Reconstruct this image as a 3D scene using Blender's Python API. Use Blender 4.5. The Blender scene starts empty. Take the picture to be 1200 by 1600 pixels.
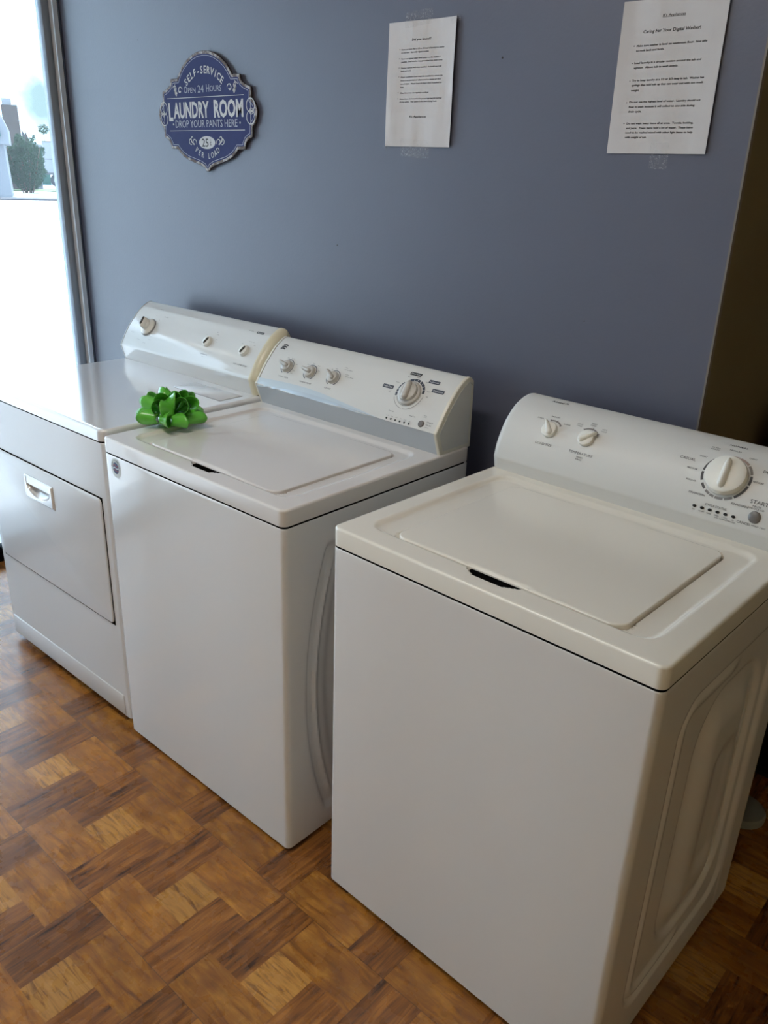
import bpy, bmesh, math, random
from mathutils import Vector, Matrix

# ---------------------------------------------------------------- camera, world, light, exposure
scene = bpy.context.scene
COL = scene.collection
PI = math.pi

cam_data = bpy.data.cameras.new('camera')
cam = bpy.data.objects.new('camera', cam_data)
COL.objects.link(cam)
scene.camera = cam
cam_data.sensor_fit = 'VERTICAL'
cam_data.sensor_height = 36.0
cam_data.lens = 1280.97 / 1600 * 36.0
cam_data.clip_start = 0.05
cam_data.clip_end = 500
_r = Vector((0.741753431, 0.669970071, 0.030691214))
_u = Vector((-0.276612337, 0.263920059, 0.924030204))
_f = Vector((-0.610972554, 0.693892143, -0.381085597))
cam.matrix_world = Matrix(((_r.x, _u.x, -_f.x, 2.76982), (_r.y, _u.y, -_f.y, -1.74723),
                           (_r.z, _u.z, -_f.z, 1.54613), (0, 0, 0, 1)))

scene.view_settings.view_transform = 'Standard'
scene.view_settings.look = 'None'
scene.view_settings.gamma = 1
scene.view_settings.use_curve_mapping = False
scene.view_settings.exposure = 0.0
scene.cycles.max_bounces = 10
scene.cycles.diffuse_bounces = 6
scene.cycles.transparent_max_bounces = 12
scene.cycles.sample_clamp_indirect = 8.0

SKY_STRENGTH = 7.0
world = bpy.data.worlds.new('sky')
scene.world = world
world.use_nodes = True
wt = world.node_tree
wt.nodes.clear()
_o = wt.nodes.new('ShaderNodeOutputWorld')
_b = wt.nodes.new('ShaderNodeBackground')
_tc = wt.nodes.new('ShaderNodeTexCoord')
_n = wt.nodes.new('ShaderNodeTexNoise')
_n.inputs['Scale'].default_value = 2.2
_n.inputs['Detail'].default_value = 5
_rp = wt.nodes.new('ShaderNodeValToRGB')
_rp.color_ramp.elements[0].position = 0.38
_rp.color_ramp.elements[0].color = (0.16, 0.25, 0.31, 1)
_rp.color_ramp.elements[1].position = 0.56
_rp.color_ramp.elements[1].color = (0.60, 0.79, 1.0, 1)
_b.inputs['Strength'].default_value = SKY_STRENGTH
wt.links.new(_tc.outputs['Generated'], _n.inputs['Vector'])
wt.links.new(_n.outputs['Fac'], _rp.inputs['Fac'])
_dist = wt.nodes.new('ShaderNodeVectorMath'); _dist.operation = 'DISTANCE'      # a blue opening in the clouds above the road
_dist.inputs[1].default_value = (-0.8874, 0.4578, 0.0539)
wt.links.new(_tc.outputs['Generated'], _dist.inputs[0])
_n2 = wt.nodes.new('ShaderNodeTexNoise'); _n2.inputs['Scale'].default_value = 22.0; _n2.inputs['Detail'].default_value = 4
wt.links.new(_tc.outputs['Generated'], _n2.inputs['Vector'])
_ad = wt.nodes.new('ShaderNodeMath'); _ad.operation = 'MULTIPLY_ADD'; _ad.inputs[1].default_value = 0.07
wt.links.new(_n2.outputs['Fac'], _ad.inputs[0]); wt.links.new(_dist.outputs['Value'], _ad.inputs[2])
_mr = wt.nodes.new('ShaderNodeMapRange'); _mr.inputs['From Min'].default_value = 0.045; _mr.inputs['From Max'].default_value = 0.105
_mr.inputs['To Min'].default_value = 1.0; _mr.inputs['To Max'].default_value = 0.0
wt.links.new(_ad.outputs[0], _mr.inputs['Value'])
_mx = wt.nodes.new('ShaderNodeMix'); _mx.data_type = 'RGBA'
wt.links.new(_mr.outputs[0], _mx.inputs[0]); wt.links.new(_rp.outputs['Color'], _mx.inputs[6]); _mx.inputs[7].default_value = (0.082, 0.125, 0.138, 1)
wt.links.new(_mx.outputs[2], _b.inputs['Color'])
wt.links.new(_b.outputs['Background'], _o.inputs['Surface'])

sun_d = bpy.data.lights.new('sun', 'SUN')
sun_d.energy = 15.0
sun_d.angle = 0.02
sun_d.color = (0.84, 0.92, 1.0)
sun = bpy.data.objects.new('sun', sun_d)
COL.objects.link(sun)
sun.rotation_euler = Vector((0.60, -0.30, -1.0)).to_track_quat('-Z', 'Y').to_euler()

# daylight portal in the storefront opening (guides sampling of the sky, gives off no light of its own)
pd = bpy.data.lights.new('window_portal', 'AREA')
pd.shape = 'RECTANGLE'
pd.size = 2.6
pd.size_y = 5.9
pd.cycles.is_portal = True
po = bpy.data.objects.new('window_portal', pd)
COL.objects.link(po)
po.location = (-0.47, -3.0, 1.4)
po.rotation_euler = Vector((1, 0, 0)).to_track_quat('-Z', 'Y').to_euler()


# unseen ceiling light added in front of the appliances to brighten their tops
ld = bpy.data.lights.new('added_fill_light', 'AREA')
ld.shape = 'RECTANGLE'
ld.size = 1.2
ld.size_y = 0.3
ld.energy = 18.5
ld.color = (1.0, 0.93, 0.85)
lo = bpy.data.objects.new('added_fill_light', ld)
COL.objects.link(lo)
lo.location = (1.35, -1.5, 2.66)

# ---------------------------------------------------------------- node helpers
class N:
    """tiny expression helper over a node tree"""
    def __init__(self, t): self.t = t
    def val(self, s, v):
        if isinstance(v, (int, float)): s.default_value = v
        else: self.t.links.new(v, s)
    def m(self, op, a, b=0.0, c=None):
        n = self.t.nodes.new('ShaderNodeMath'); n.operation = op
        self.val(n.inputs[0], a); self.val(n.inputs[1], b)
        if c is not None: self.val(n.inputs[2], c)
        return n.outputs[0]
    def xyz(self, x, y, z=0.0):
        n = self.t.nodes.new('ShaderNodeCombineXYZ')
        self.val(n.inputs[0], x); self.val(n.inputs[1], y); self.val(n.inputs[2], z)
        return n.outputs[0]
    def sep(self, v):
        n = self.t.nodes.new('ShaderNodeSeparateXYZ'); self.t.links.new(v, n.inputs[0]); return n.outputs
    def noise(self, v, scale, detail=2.0, rough=0.5, dist=0.0):
        n = self.t.nodes.new('ShaderNodeTexNoise')
        if v is not None: self.t.links.new(v, n.inputs['Vector'])
        n.inputs['Scale'].default_value = scale; n.inputs['Detail'].default_value = detail
        n.inputs['Roughness'].default_value = rough; n.inputs['Distortion'].default_value = dist
        return n.outputs['Fac']
    def mix(self, f, a, b):
        n = self.t.nodes.new('ShaderNodeMix'); n.data_type = 'RGBA'
        self.val(n.inputs[0], f)
        for s, v in ((n.inputs[6], a), (n.inputs[7], b)):
            if isinstance(v, tuple): s.default_value = (v + (1,))[:4]
            else: self.t.links.new(v, s)
        return n.outputs[2]
    def ramp(self, f, pts):
        n = self.t.nodes.new('ShaderNodeValToRGB'); self.t.links.new(f, n.inputs[0])
        e = n.color_ramp.elements
        while len(e) < len(pts): e.new(0.5)
        for el, (p, c) in zip(e, pts):
            el.position = p; el.color = (tuple(c) + (1,))[:4]
        return n.outputs[0]
    def bump(self, h, strength, dist):
        n = self.t.nodes.new('ShaderNodeBump')
        n.inputs['Strength'].default_value = strength; n.inputs['Distance'].default_value = dist
        self.t.links.new(h, n.inputs['Height']); return n.outputs[0]
    def obj(self):
        n = self.t.nodes.new('ShaderNodeTexCoord'); return n.outputs['Object']


def mat(name, color=(0.8, 0.8, 0.8), rough=0.5, metal=0.0, spec=0.5, coat=0.0, build=None):
    m = bpy.data.materials.new(name)
    m.use_nodes = True
    t = m.node_tree
    p = t.nodes['Principled BSDF']
    p.inputs['Base Color'].default_value = (*color, 1)
    p.inputs['Roughness'].default_value = rough
    p.inputs['Metallic'].default_value = metal
    p.inputs['Specular IOR Level'].default_value = spec
    p.inputs['Coat Weight'].default_value = coat
    p.inputs['Coat Roughness'].default_value = 0.08
    if build: build(N(t), p)
    return m


def enamel_nodes(c, amt=0.02, scale=350, bs=0.06):
    def f(n, p):
        o = n.obj()
        a = n.noise(o, 3.0, 3)
        col = n.mix(a, c, tuple(x * (1 - amt) for x in c))
        n.t.links.new(col, p.inputs['Base Color'])
        n.t.links.new(n.bump(n.noise(o, scale, 1), bs, 0.0006), p.inputs['Normal'])
    return f


M = {}
M['enamel_white'] = mat('enamel_white', rough=0.13, coat=0.4, build=enamel_nodes((0.79, 0.775, 0.76)))
M['enamel_cream'] = mat('enamel_cream', rough=0.22, coat=0.4, build=enamel_nodes((0.72, 0.68, 0.64)))
M['deck_white'] = mat('deck_white', rough=0.2, coat=0.5, build=enamel_nodes((0.75, 0.705, 0.67)))
M['deck_cream'] = mat('deck_cream', rough=0.2, coat=0.5, build=enamel_nodes((0.83, 0.775, 0.68)))
M['dryer_white'] = mat('dryer_white', rough=0.1, coat=1.0, build=enamel_nodes((0.78, 0.77, 0.775)))
M['dryer_front'] = mat('dryer_front', rough=0.24, spec=0.3, coat=0.05, build=enamel_nodes((0.76, 0.755, 0.76)))
M['plastic_white'] = mat('plastic_white', rough=0.45, build=enamel_nodes((0.67, 0.655, 0.625), 0.01, 600, 0.03))
M['plastic_gloss'] = mat('plastic_gloss', rough=0.05, coat=0.3, build=enamel_nodes((0.69, 0.68, 0.66), 0.01, 600, 0.01))
M['plastic_aged'] = mat('plastic_aged', rough=0.28, build=enamel_nodes((0.72, 0.64, 0.46), 0.05, 600, 0.03))
M['plastic_cream'] = mat('plastic_cream', rough=0.3, build=enamel_nodes((0.76, 0.72, 0.62), 0.02, 600, 0.03))
M['knob_white'] = mat('knob_white', rough=0.35, build=enamel_nodes((0.79, 0.76, 0.69), 0.02, 600, 0.02))
M['knob_grey'] = mat('knob_grey', rough=0.35, build=enamel_nodes((0.52, 0.49, 0.45), 0.02, 600, 0.02))
M['knob_dark'] = mat('knob_dark', (0.06, 0.055, 0.045), 0.35)
M['silver'] = mat('silver_band', rough=0.34, metal=0.5, build=enamel_nodes((0.54, 0.58, 0.62), 0.1, 900, 0.05))
M['accent_blue'] = mat('accent_blue', rough=0.35, metal=0.15, build=enamel_nodes((0.56, 0.62, 0.66), 0.05, 900, 0.02))
M['ink'] = mat('ink_black', (0.02, 0.02, 0.022), 0.6)
M['ink_grey'] = mat('ink_grey', (0.085, 0.08, 0.08), 0.6)
M['ink_navy'] = mat('ink_navy', (0.055, 0.065, 0.09), 0.5)
M['ink_soft'] = mat('ink_soft', (0.24, 0.22, 0.21), 0.6)
M['ink_light'] = mat('ink_light', (0.75, 0.75, 0.75), 0.6)
M['black_gap'] = mat('black_gap', (0.004, 0.004, 0.004), 0.9, spec=0.0)
M['led_black'] = mat('led_black', (0.01, 0.01, 0.01), 0.3)
M['button_grey'] = mat('button_grey', (0.17, 0.155, 0.145), 0.4)
M['rubber'] = mat('rubber', (0.02, 0.02, 0.02), 0.7)
M['print_red'] = mat('print_red', (0.25, 0.02, 0.03), 0.5)
M['print_blue'] = mat('print_blue', (0.02, 0.03, 0.11), 0.5)
M['sticker_white'] = mat('sticker_white', (0.66, 0.70, 0.68), 0.35)


def wall_nodes(n, p):
    o = n.obj()
    big = n.noise(o, 1.3, 3)
    col = n.mix(big, (0.102, 0.107, 0.148), (0.110, 0.115, 0.157))
    spk = n.m('GREATER_THAN', n.noise(o, 9.0, 6, 0.75), 0.79)
    col = n.mix(n.m('MULTIPLY', spk, 0.5), col, (0.10, 0.105, 0.12))
    n.t.links.new(col, p.inputs['Base Color'])
    h = n.m('ADD', n.noise(o, 120, 3, 0.6), n.m('MULTIPLY', n.noise(o, 18, 3), 1.2))
    n.t.links.new(n.bump(h, 0.25, 0.0016), p.inputs['Normal'])


M['wall_paint'] = mat('wall_paint', rough=0.38, spec=0.6, build=wall_nodes)
M['wall_edge'] = mat('wall_edge', (0.20, 0.17, 0.15), 0.7)
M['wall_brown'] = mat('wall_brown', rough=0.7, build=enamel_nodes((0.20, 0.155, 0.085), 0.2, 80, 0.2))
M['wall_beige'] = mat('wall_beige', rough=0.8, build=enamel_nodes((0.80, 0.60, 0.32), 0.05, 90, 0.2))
M['ceiling'] = mat('ceiling_tile', rough=0.9, build=enamel_nodes((0.70, 0.68, 0.62), 0.06, 60, 0.4))
M['dark_room'] = mat('dark_room', rough=0.9, build=enamel_nodes((0.02, 0.018, 0.015), 0.2, 60, 0.2))
M['canopy'] = mat('canopy', rough=0.9, build=enamel_nodes((0.45, 0.43, 0.40), 0.1, 20, 0.1))
M['baseboard'] = mat('baseboard_vinyl', rough=0.5, build=enamel_nodes((0.03, 0.028, 0.027), 0.2, 60, 0.1))


def floor_nodes(n, p):
    o = n.obj()
    s = n.sep(o)
    cx, cy = 0.1035, 0.1045
    a = n.m('DIVIDE', n.m('SUBTRACT', s[0], 1.064), cx)
    b = n.m('DIVIDE', n.m('SUBTRACT', -0.822, s[1]), cy)
    ta = n.m('FLOOR', n.m('DIVIDE', a, 3.0)); tb = n.m('FLOOR', n.m('DIVIDE', b, 3.0))
    fa = n.m('SUBTRACT', a, n.m('MULTIPLY', ta, 3.0)); fb = n.m('SUBTRACT', b, n.m('MULTIPLY', tb, 3.0))
    a1 = n.m('LESS_THAN', fa, 1.0); a2 = n.m('GREATER_THAN', fa, 2.0)
    b1 = n.m('LESS_THAN', fb, 1.0); b2 = n.m('GREATER_THAN', fb, 2.0)
    inv = lambda x: n.m('SUBTRACT', 1.0, x)
    L = n.m('MULTIPLY', a1, inv(b2))
    Rr = n.m('MULTIPLY', a2, inv(b1))
    Cc = n.m('MULTIPLY', n.m('MULTIPLY', inv(a1), inv(a2)), n.m('MULTIPLY', inv(b1), inv(b2)))
    T = n.m('MULTIPLY', inv(a1), b1)
    dark = n.m('ADD', L, Rr)
    bid = n.m('ADD', n.m('ADD', L, n.m('MULTIPLY', Rr, 2.0)), n.m('ADD', n.m('MULTIPLY', Cc, 3.0), n.m('MULTIPLY', T, 4.0)))
    wn = n.t.nodes.new('ShaderNodeTexWhiteNoise'); wn.noise_dimensions = '3D'
    n.t.links.new(n.xyz(ta, tb, bid), wn.inputs['Vector'])
    rnd = wn.outputs['Value']
    # vector along grain, offset per block; the printed pattern repeats so only block id + a little of the tile
    off = n.m('MULTIPLY', bid, 3.7)
    offt = n.m('MULTIPLY', rnd, 4.0)
    gx = n.xyz(n.m('ADD', n.m('MULTIPLY', s[0], 9.0), off), n.m('ADD', n.m('MULTIPLY', s[1], 62.0), offt), off)   # light, grain along x
    gy = n.xyz(n.m('ADD', n.m('MULTIPLY', s[0], 75.0), offt), n.m('ADD', n.m('MULTIPLY', s[1], 6.0), off), off)    # dark, grain along y
    nl = n.noise(gx, 1.0, 5, 0.62, 0.9)
    nd = n.noise(gy, 1.0, 5, 0.62, 0.8)
    blotch = n.noise(n.xyz(n.m('ADD', s[0], off), n.m('ADD', s[1], offt), 0.0), 13.0, 4, 0.6)
    light = n.ramp(nl, [(0.28, (0.16, 0.052, 0.014)), (0.5, (0.43, 0.165, 0.024)), (0.72, (0.60, 0.275, 0.050))])
    darkc = n.ramp(nd, [(0.32, (0.085, 0.032, 0.013)), (0.48, (0.20, 0.070, 0.015)), (0.66, (0.37, 0.140, 0.028))])
    bl = n.ramp(blotch, [(0.38, (0, 0, 0)), (0.62, (1, 1, 1))])
    light = n.mix(n.m('MULTIPLY', bl, 0.60), light, (0.23, 0.080, 0.020))
    smoke = n.ramp(n.noise(n.xyz(n.m('ADD', n.m('MULTIPLY', s[0], 0.7), off), n.m('ADD', n.m('MULTIPLY', s[1], 1.6), offt), 3.0), 17.0, 5, 0.7), [(0.50, (0, 0, 0)), (0.66, (1, 1, 1))])
    light = n.mix(n.m('MULTIPLY', smoke, 0.38), light, (0.11, 0.040, 0.012))
    cen = n.ramp(n.noise(gx, 1.0, 3, 0.5, 2.2), [(0.3, (0.22, 0.09, 0.024)), (0.5, (0.50, 0.225, 0.048)), (0.7, (0.58, 0.28, 0.062))])
    light = n.mix(Cc, light, cen)
    col = n.mix(dark, light, darkc)
    # grain cracks
    cr = n.m('LESS_THAN', nd, 0.37)
    col = n.mix(n.m('MULTIPLY', n.m('MULTIPLY', cr, dark), 0.6), col, (0.03, 0.012, 0.006))
    # block tone variation
    v = n.m('ADD', 0.84, n.m('MULTIPLY', rnd, 0.3))
    vm = n.t.nodes.new('ShaderNodeVectorMath'); vm.operation = 'SCALE'
    n.t.links.new(col, vm.inputs[0]); n.t.links.new(v, vm.inputs['Scale'])
    col = vm.outputs[0]
    # tile seams and block joints
    def edge(x, w):
        fr = n.m('FRACT', x)
        return n.m('MAXIMUM', n.m('LESS_THAN', fr, w), n.m('GREATER_THAN', fr, 1 - w))
    seam = n.m('MAXIMUM', edge(n.m('DIVIDE', a, 3.0), 0.0025), edge(n.m('DIVIDE', b, 3.0), 0.0025))
    col = n.mix(n.m('MULTIPLY', seam, 0.65), col, (0.05, 0.022, 0.01))
    # scratches and scuffs
    sc = n.m('GREATER_THAN', n.noise(n.xyz(n.m('MULTIPLY', n.m('ADD', s[0], s[1]), 8.0), n.m('MULTIPLY', n.m('SUBTRACT', s[0], s[1]), 190.0), 0.0), 1.0, 3, 0.6), 0.71)
    col = n.mix(n.m('MULTIPLY', sc, 0.25), col, (0.45, 0.33, 0.22))
    n.t.links.new(col, p.inputs['Base Color'])
    rr = n.m('ADD', 0.17, n.m('MULTIPLY', n.noise(o, 22, 4), 0.22))
    n.t.links.new(rr, p.inputs['Roughness'])
    h = n.m('ADD', n.m('MULTIPLY', n.noise(o, 260, 3), 0.6), n.m('ADD', n.m('MULTIPLY', n.mix(dark, nl, nd), 0.5), n.m('MULTIPLY', seam, -1.0)))
    n.t.links.new(n.bump(h, 0.25, 0.0008), p.inputs['Normal'])


M['floor'] = mat('parquet_vinyl', rough=0.3, spec=0.5, build=floor_nodes)
M['alu'] = mat('aluminium', (0.6, 0.65, 0.7), 0.4, 0.2)
M['alu_dark'] = mat('aluminium_dark', (0.26, 0.29, 0.34), 0.5, 0.2)
M['alu_warm'] = mat('aluminium_warm', (0.50, 0.46, 0.44), 0.5, 0.1)
M['caulk'] = mat('caulk', (0.035, 0.045, 0.075), 0.6)


def glass_mat():
    m = bpy.data.materials.new('window_glass'); m.use_nodes = True
    t = m.node_tree; t.nodes.clear()
    out = t.nodes.new('ShaderNodeOutputMaterial')
    tr = t.nodes.new('ShaderNodeBsdfTransparent'); tr.inputs[0].default_value = (0.96, 0.98, 0.98, 1)
    gl = t.nodes.new('ShaderNodeBsdfGlossy'); gl.inputs['Roughness'].default_value = 0.0
    fr = t.nodes.new('ShaderNodeFresnel'); fr.inputs['IOR'].default_value = 1.45
    mx = t.nodes.new('ShaderNodeMixShader')
    t.links.new(fr.outputs[0], mx.inputs[0]); t.links.new(tr.outputs[0], mx.inputs[1]); t.links.new(gl.outputs[0], mx.inputs[2])
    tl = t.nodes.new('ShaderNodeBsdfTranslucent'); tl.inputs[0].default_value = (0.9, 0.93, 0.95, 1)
    mx2 = t.nodes.new('ShaderNodeMixShader'); mx2.inputs[0].default_value = 0.03   # haze mixed into the glass, stands in for lens glare
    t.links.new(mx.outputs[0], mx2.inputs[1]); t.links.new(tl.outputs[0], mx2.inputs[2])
    t.links.new(mx2.outputs[0], out.inputs['Surface'])
    return m


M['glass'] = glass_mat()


def tape_mat():
    m = bpy.data.materials.new('clear_tape'); m.use_nodes = True
    t = m.node_tree; p = t.nodes['Principled BSDF']
    p.inputs['Base Color'].default_value = (0.75, 0.75, 0.77, 1); p.inputs['Roughness'].default_value = 0.15
    n = N(t); o = n.obj()
    nz = n.noise(o, 240, 4, 0.7, 1.5)
    t.links.new(n.bump(nz, 0.9, 0.002), p.inputs['Normal'])
    t.links.new(n.m('ADD', 0.05, n.m('MULTIPLY', n.m('GREATER_THAN', nz, 0.6), 0.55)), p.inputs['Alpha'])
    return m


M['tape'] = tape_mat()


def paper_nodes(n, p):
    o = n.obj()
    s = n.sep(o)
    w = n.noise(n.xyz(n.m('MULTIPLY', s[0], 30.0), n.m('MULTIPLY', s[2], 5.0), 0.0), 1.0, 2)
    n.t.links.new(n.mix(n.noise(o, 30, 3), (0.57, 0.54, 0.53), (0.535, 0.505, 0.50)), p.inputs['Base Color'])
    n.t.links.new(n.bump(w, 0.5, 0.004), p.inputs['Normal'])


M['paper'] = mat('paper', rough=0.75, build=paper_nodes)


def sign_nodes(n, p):
    o = n.obj()
    n.t.links.new(n.mix(n.noise(o, 40, 4), (0.022, 0.030, 0.110), (0.034, 0.042, 0.145)), p.inputs['Base Color'])


M['sign_blue'] = mat('sign_blue', rough=0.6, spec=0.12, build=sign_nodes)


def rust_nodes(n, p):
    o = n.obj()
    a = n.noise(o, 34, 5, 0.7)
    n.t.links.new(n.ramp(a, [(0.42, (0.10, 0.055, 0.038)), (0.5, (0.17, 0.13, 0.12)), (0.56, (0.40, 0.36, 0.35))]), p.inputs['Base Color'])


M['sign_rim'] = mat('sign_rim', rough=0.6, build=rust_nodes)
M['sign_edge'] = mat('sign_edge', (0.035, 0.022, 0.02), 0.7)
M['sign_print'] = mat('sign_print', (0.58, 0.57, 0.58), 0.6, spec=0.2)
M['sign_print_thin'] = mat('sign_print_thin', (0.42, 0.43, 0.52), 0.6, spec=0.2)


def ribbon_nodes(n, p):
    o = n.obj()
    n.t.links.new(n.mix(n.noise(o, 25, 2), (0.095, 0.42, 0.04), (0.14, 0.54, 0.06)), p.inputs['Base Color'])


M['ribbon'] = mat('ribbon_green', rough=0.28, coat=0.3, build=ribbon_nodes)
M['ribbon_line'] = mat('ribbon_line', (0.35, 0.65, 0.15), 0.3)

# outdoors
M['concrete'] = mat('concrete', rough=0.9, build=enamel_nodes((0.58, 0.60, 0.62), 0.08, 3, 0.1))
M['asphalt'] = mat('asphalt', rough=0.9, build=enamel_nodes((0.04, 0.037, 0.045), 0.2, 3, 0.1))
M['grass'] = mat('grass', rough=0.9, build=enamel_nodes((0.10, 0.13, 0.05), 0.3, 3, 0.1))
M['stucco'] = mat('stucco', rough=0.9, build=enamel_nodes((0.17, 0.175, 0.195), 0.05, 3, 0.1))
M['roof_green'] = mat('roof_green', (0.012, 0.075, 0.055), 0.6)


def brick_nodes(n, p):
    b = n.t.nodes.new('ShaderNodeTexBrick')
    b.inputs['Scale'].default_value = 4.0
    b.inputs['Color1'].default_value = (0.045, 0.030, 0.027, 1); b.inputs['Color2'].default_value = (0.06, 0.042, 0.038, 1)
    b.inputs['Mortar'].default_value = (0.09, 0.08, 0.075, 1)
    o = n.obj(); s = n.sep(o)
    n.t.links.new(n.xyz(n.m('ADD', s[0], s[1]), s[2]), b.inputs['Vector'])
    n.t.links.new(b.outputs['Color'], p.inputs['Base Color'])


M['brick'] = mat('brick', rough=0.9, build=brick_nodes)
M['leaf'] = mat('leaf', (0.018, 0.045, 0.022), 0.7, spec=0.1)
M['bark'] = mat('bark', (0.10, 0.06, 0.04), 0.9)
M['trailer'] = mat('trailer_white', (0.21, 0.215, 0.23), 0.6)
M['trailer_rail'] = mat('trailer_rail', (0.06, 0.06, 0.07), 0.5)
M['tyre'] = mat('tyre', (0.03, 0.03, 0.035), 0.8)
M['wheel_rim'] = mat('wheel_rim', (0.2, 0.2, 0.2), 0.5)
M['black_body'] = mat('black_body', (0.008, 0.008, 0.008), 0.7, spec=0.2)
M['tray_grey'] = mat('tray_grey', (0.19, 0.18, 0.15), 0.6)

# ---------------------------------------------------------------- mesh helpers
def link(name, me, material=None, parent=None, mw=None):
    o = bpy.data.objects.new(name, me)
    COL.objects.link(o)
    if material is not None:
        for mm in (material if isinstance(material, (list, tuple)) else [material]): me.materials.append(mm)
    if parent is not None: o.parent = parent
    if mw is not None: o.matrix_basis = mw
    return o


def mk(name, verts, faces, material=None, parent=None, smooth=False, angle=40, mids=None):
    me = bpy.data.meshes.new(name)
    me.from_pydata([tuple(v) for v in verts], [], faces)
    if mids:
        for p_, i in zip(me.polygons, mids): p_.material_index = i
    bm = bmesh.new(); bm.from_mesh(me)
    bmesh.ops.recalc_face_normals(bm, faces=bm.faces)
    bm.to_mesh(me); bm.free()
    if smooth:
        me.shade_smooth()
        if angle: me.set_sharp_from_angle(angle=math.radians(angle))
    return link(name, me, material, parent)


def tag(o, label=None, cat=None, group=None, kind=None):
    if label: o['label'] = label
    if cat: o['category'] = cat
    if group: o['group'] = group
    if kind: o['kind'] = kind
    return o


def empty(name, loc, rot, label, cat, group=None):
    o = bpy.data.objects.new(name, None); COL.objects.link(o)
    o.location = loc; o.rotation_euler = rot; o.empty_display_size = 0.05
    return tag(o, label, cat, group)


def box_vf(x0, x1, y0, y1, z0, z1, base=0):
    v = [(x, y, z) for z in (z0, z1) for y in (y0, y1) for x in (x0, x1)]
    f = [(0, 2, 3, 1), (4, 5, 7, 6), (0, 1, 5, 4), (2, 6, 7, 3), (0, 4, 6, 2), (1, 3, 7, 5)]
    return v, [tuple(i + base for i in q) for q in f]


def boxes(name, bl, material, parent=None, bevel=0.0, seg=2):
    V, F = [], []
    for b in bl:
        v, f = box_vf(*b, base=len(V)); V += v; F += f
    me = bpy.data.meshes.new(name); me.from_pydata(V, [], F)
    bm = bmesh.new(); bm.from_mesh(me)
    if bevel: bmesh.ops.bevel(bm, geom=bm.edges[:], offset=bevel, segments=seg, affect='EDGES', profile=0.5)
    bmesh.ops.recalc_face_normals(bm, faces=bm.faces)
    bm.to_mesh(me); bm.free()
    if bevel: me.shade_smooth(); me.set_sharp_from_angle(angle=math.radians(50))
    return link(name, me, material, parent)


def struct(o):
    o['kind'] = 'structure'; return o


def rrect(x0, x1, y0, y1, r, nx, ny, nc=7):
    """rounded rectangle outline, counter-clockwise from the front left; nx, ny points per straight side"""
    r = max(r, 1e-5); P = []
    def seg(ax, ay, bx, by, n):
        for i in range(n): t = i / n; P.append((ax + (bx - ax) * t, ay + (by - ay) * t))
    def arc(cx, cy, a0):
        for i in range(nc): a = a0 + PI / 2 * i / nc; P.append((cx + r * math.cos(a), cy + r * math.sin(a)))
    seg(x0 + r, y0, x1 - r, y0, nx); arc(x1 - r, y0 + r, -PI / 2)
    seg(x1, y0 + r, x1, y1 - r, ny); arc(x1 - r, y1 - r, 0)
    seg(x1 - r, y1, x0 + r, y1, nx); arc(x0 + r, y1 - r, PI / 2)
    seg(x0, y1 - r, x0, y0 + r, ny); arc(x0 + r, y0 + r, PI)
    return P


def rings_faces(n, k, base=0, closed_last=False, cap_first=False):
    F = []
    for r in range(k - 1):
        for i in range(n):
            j = (i + 1) % n
            F.append((base + r * n + i, base + r * n + j, base + (r + 1) * n + j, base + (r + 1) * n + i))
    if closed_last: F.append(tuple(base + (k - 1) * n + i for i in range(n)))
    if cap_first: F.append(tuple(base + i for i in reversed(range(n))))
    return F


def sstep(a, b, x):
    t = min(1.0, max(0.0, (x - a) / (b - a))); return t * t * (3 - 2 * t)


def sd_rr(x, y, x0, x1, y0, y1, r):
    cx, cy = (x0 + x1) / 2, (y0 + y1) / 2
    dx = abs(x - cx) - (x1 - x0) / 2 + r; dy = abs(y - cy) - (y1 - y0) / 2 + r
    return math.hypot(max(dx, 0), max(dy, 0)) + min(max(dx, dy), 0) - r


def slab(name, W0, W1, D0, D1, r, z_bot, z_top, fil, insets, hf, material, parent, nx=150, ny=150):
    """rounded plate whose top is a height field of concentric loops"""
    loops = [(0, z_bot, False), (0, z_top - fil, False)]
    for k in range(1, 5):
        a = PI / 2 * k / 4; loops.append((fil * (1 - math.cos(a)), z_top - fil + fil * math.sin(a), False))
    for d in insets:
        if d > fil + 0.0005: loops.append((d, z_top, True))
    V = []
    for d, z, h in loops:
        for (x, y) in rrect(W0 + d, W1 - d, D0 + d, D1 - d, max(r - d, 0.003), nx, ny):
            V.append((x, y, z + (hf(x, y) if h and hf else 0)))
    n = len(V) // len(loops)
    return mk(name, V, rings_faces(n, len(loops), closed_last=True, cap_first=True), material, parent, smooth=True, angle=35)


# ---------------------------------------------------------------- text helper
def text_vf(s, cap, sx=1.0, bold=0.0, shear=0.0, align='CENTER', fit=None, res=2, space=1.0):
    """2-D mesh of a line of text; origin at the middle of its height"""
    c = bpy.data.curves.new('t', 'FONT'); c.body = s; c.size = cap / 0.7; c.resolution_u = res
    c.align_x = 'LEFT'; c.offset = bold * cap; c.shear = shear; c.space_character = space
    o = bpy.data.objects.new('t', c); COL.objects.link(o)
    dg = bpy.context.evaluated_depsgraph_get(); dg.update()
    me = o.evaluated_get(dg).to_mesh()
    V = [(v.co.x, v.co.y) for v in me.vertices]; F = [tuple(p.vertices) for p in me.polygons]
    o.evaluated_get(dg).to_mesh_clear()
    bpy.data.objects.remove(o); bpy.data.curves.remove(c)
    if not V: return [], []
    x0, x1 = min(v[0] for v in V), max(v[0] for v in V)
    k = (fit / (x1 - x0)) if fit else sx
    w = (x1 - x0) * k
    ox = {'CENTER': -w / 2, 'LEFT': 0, 'RIGHT': -w}[align]
    return [((x - x0) * k + ox, y - cap / 2) for x, y in V], F


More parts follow.
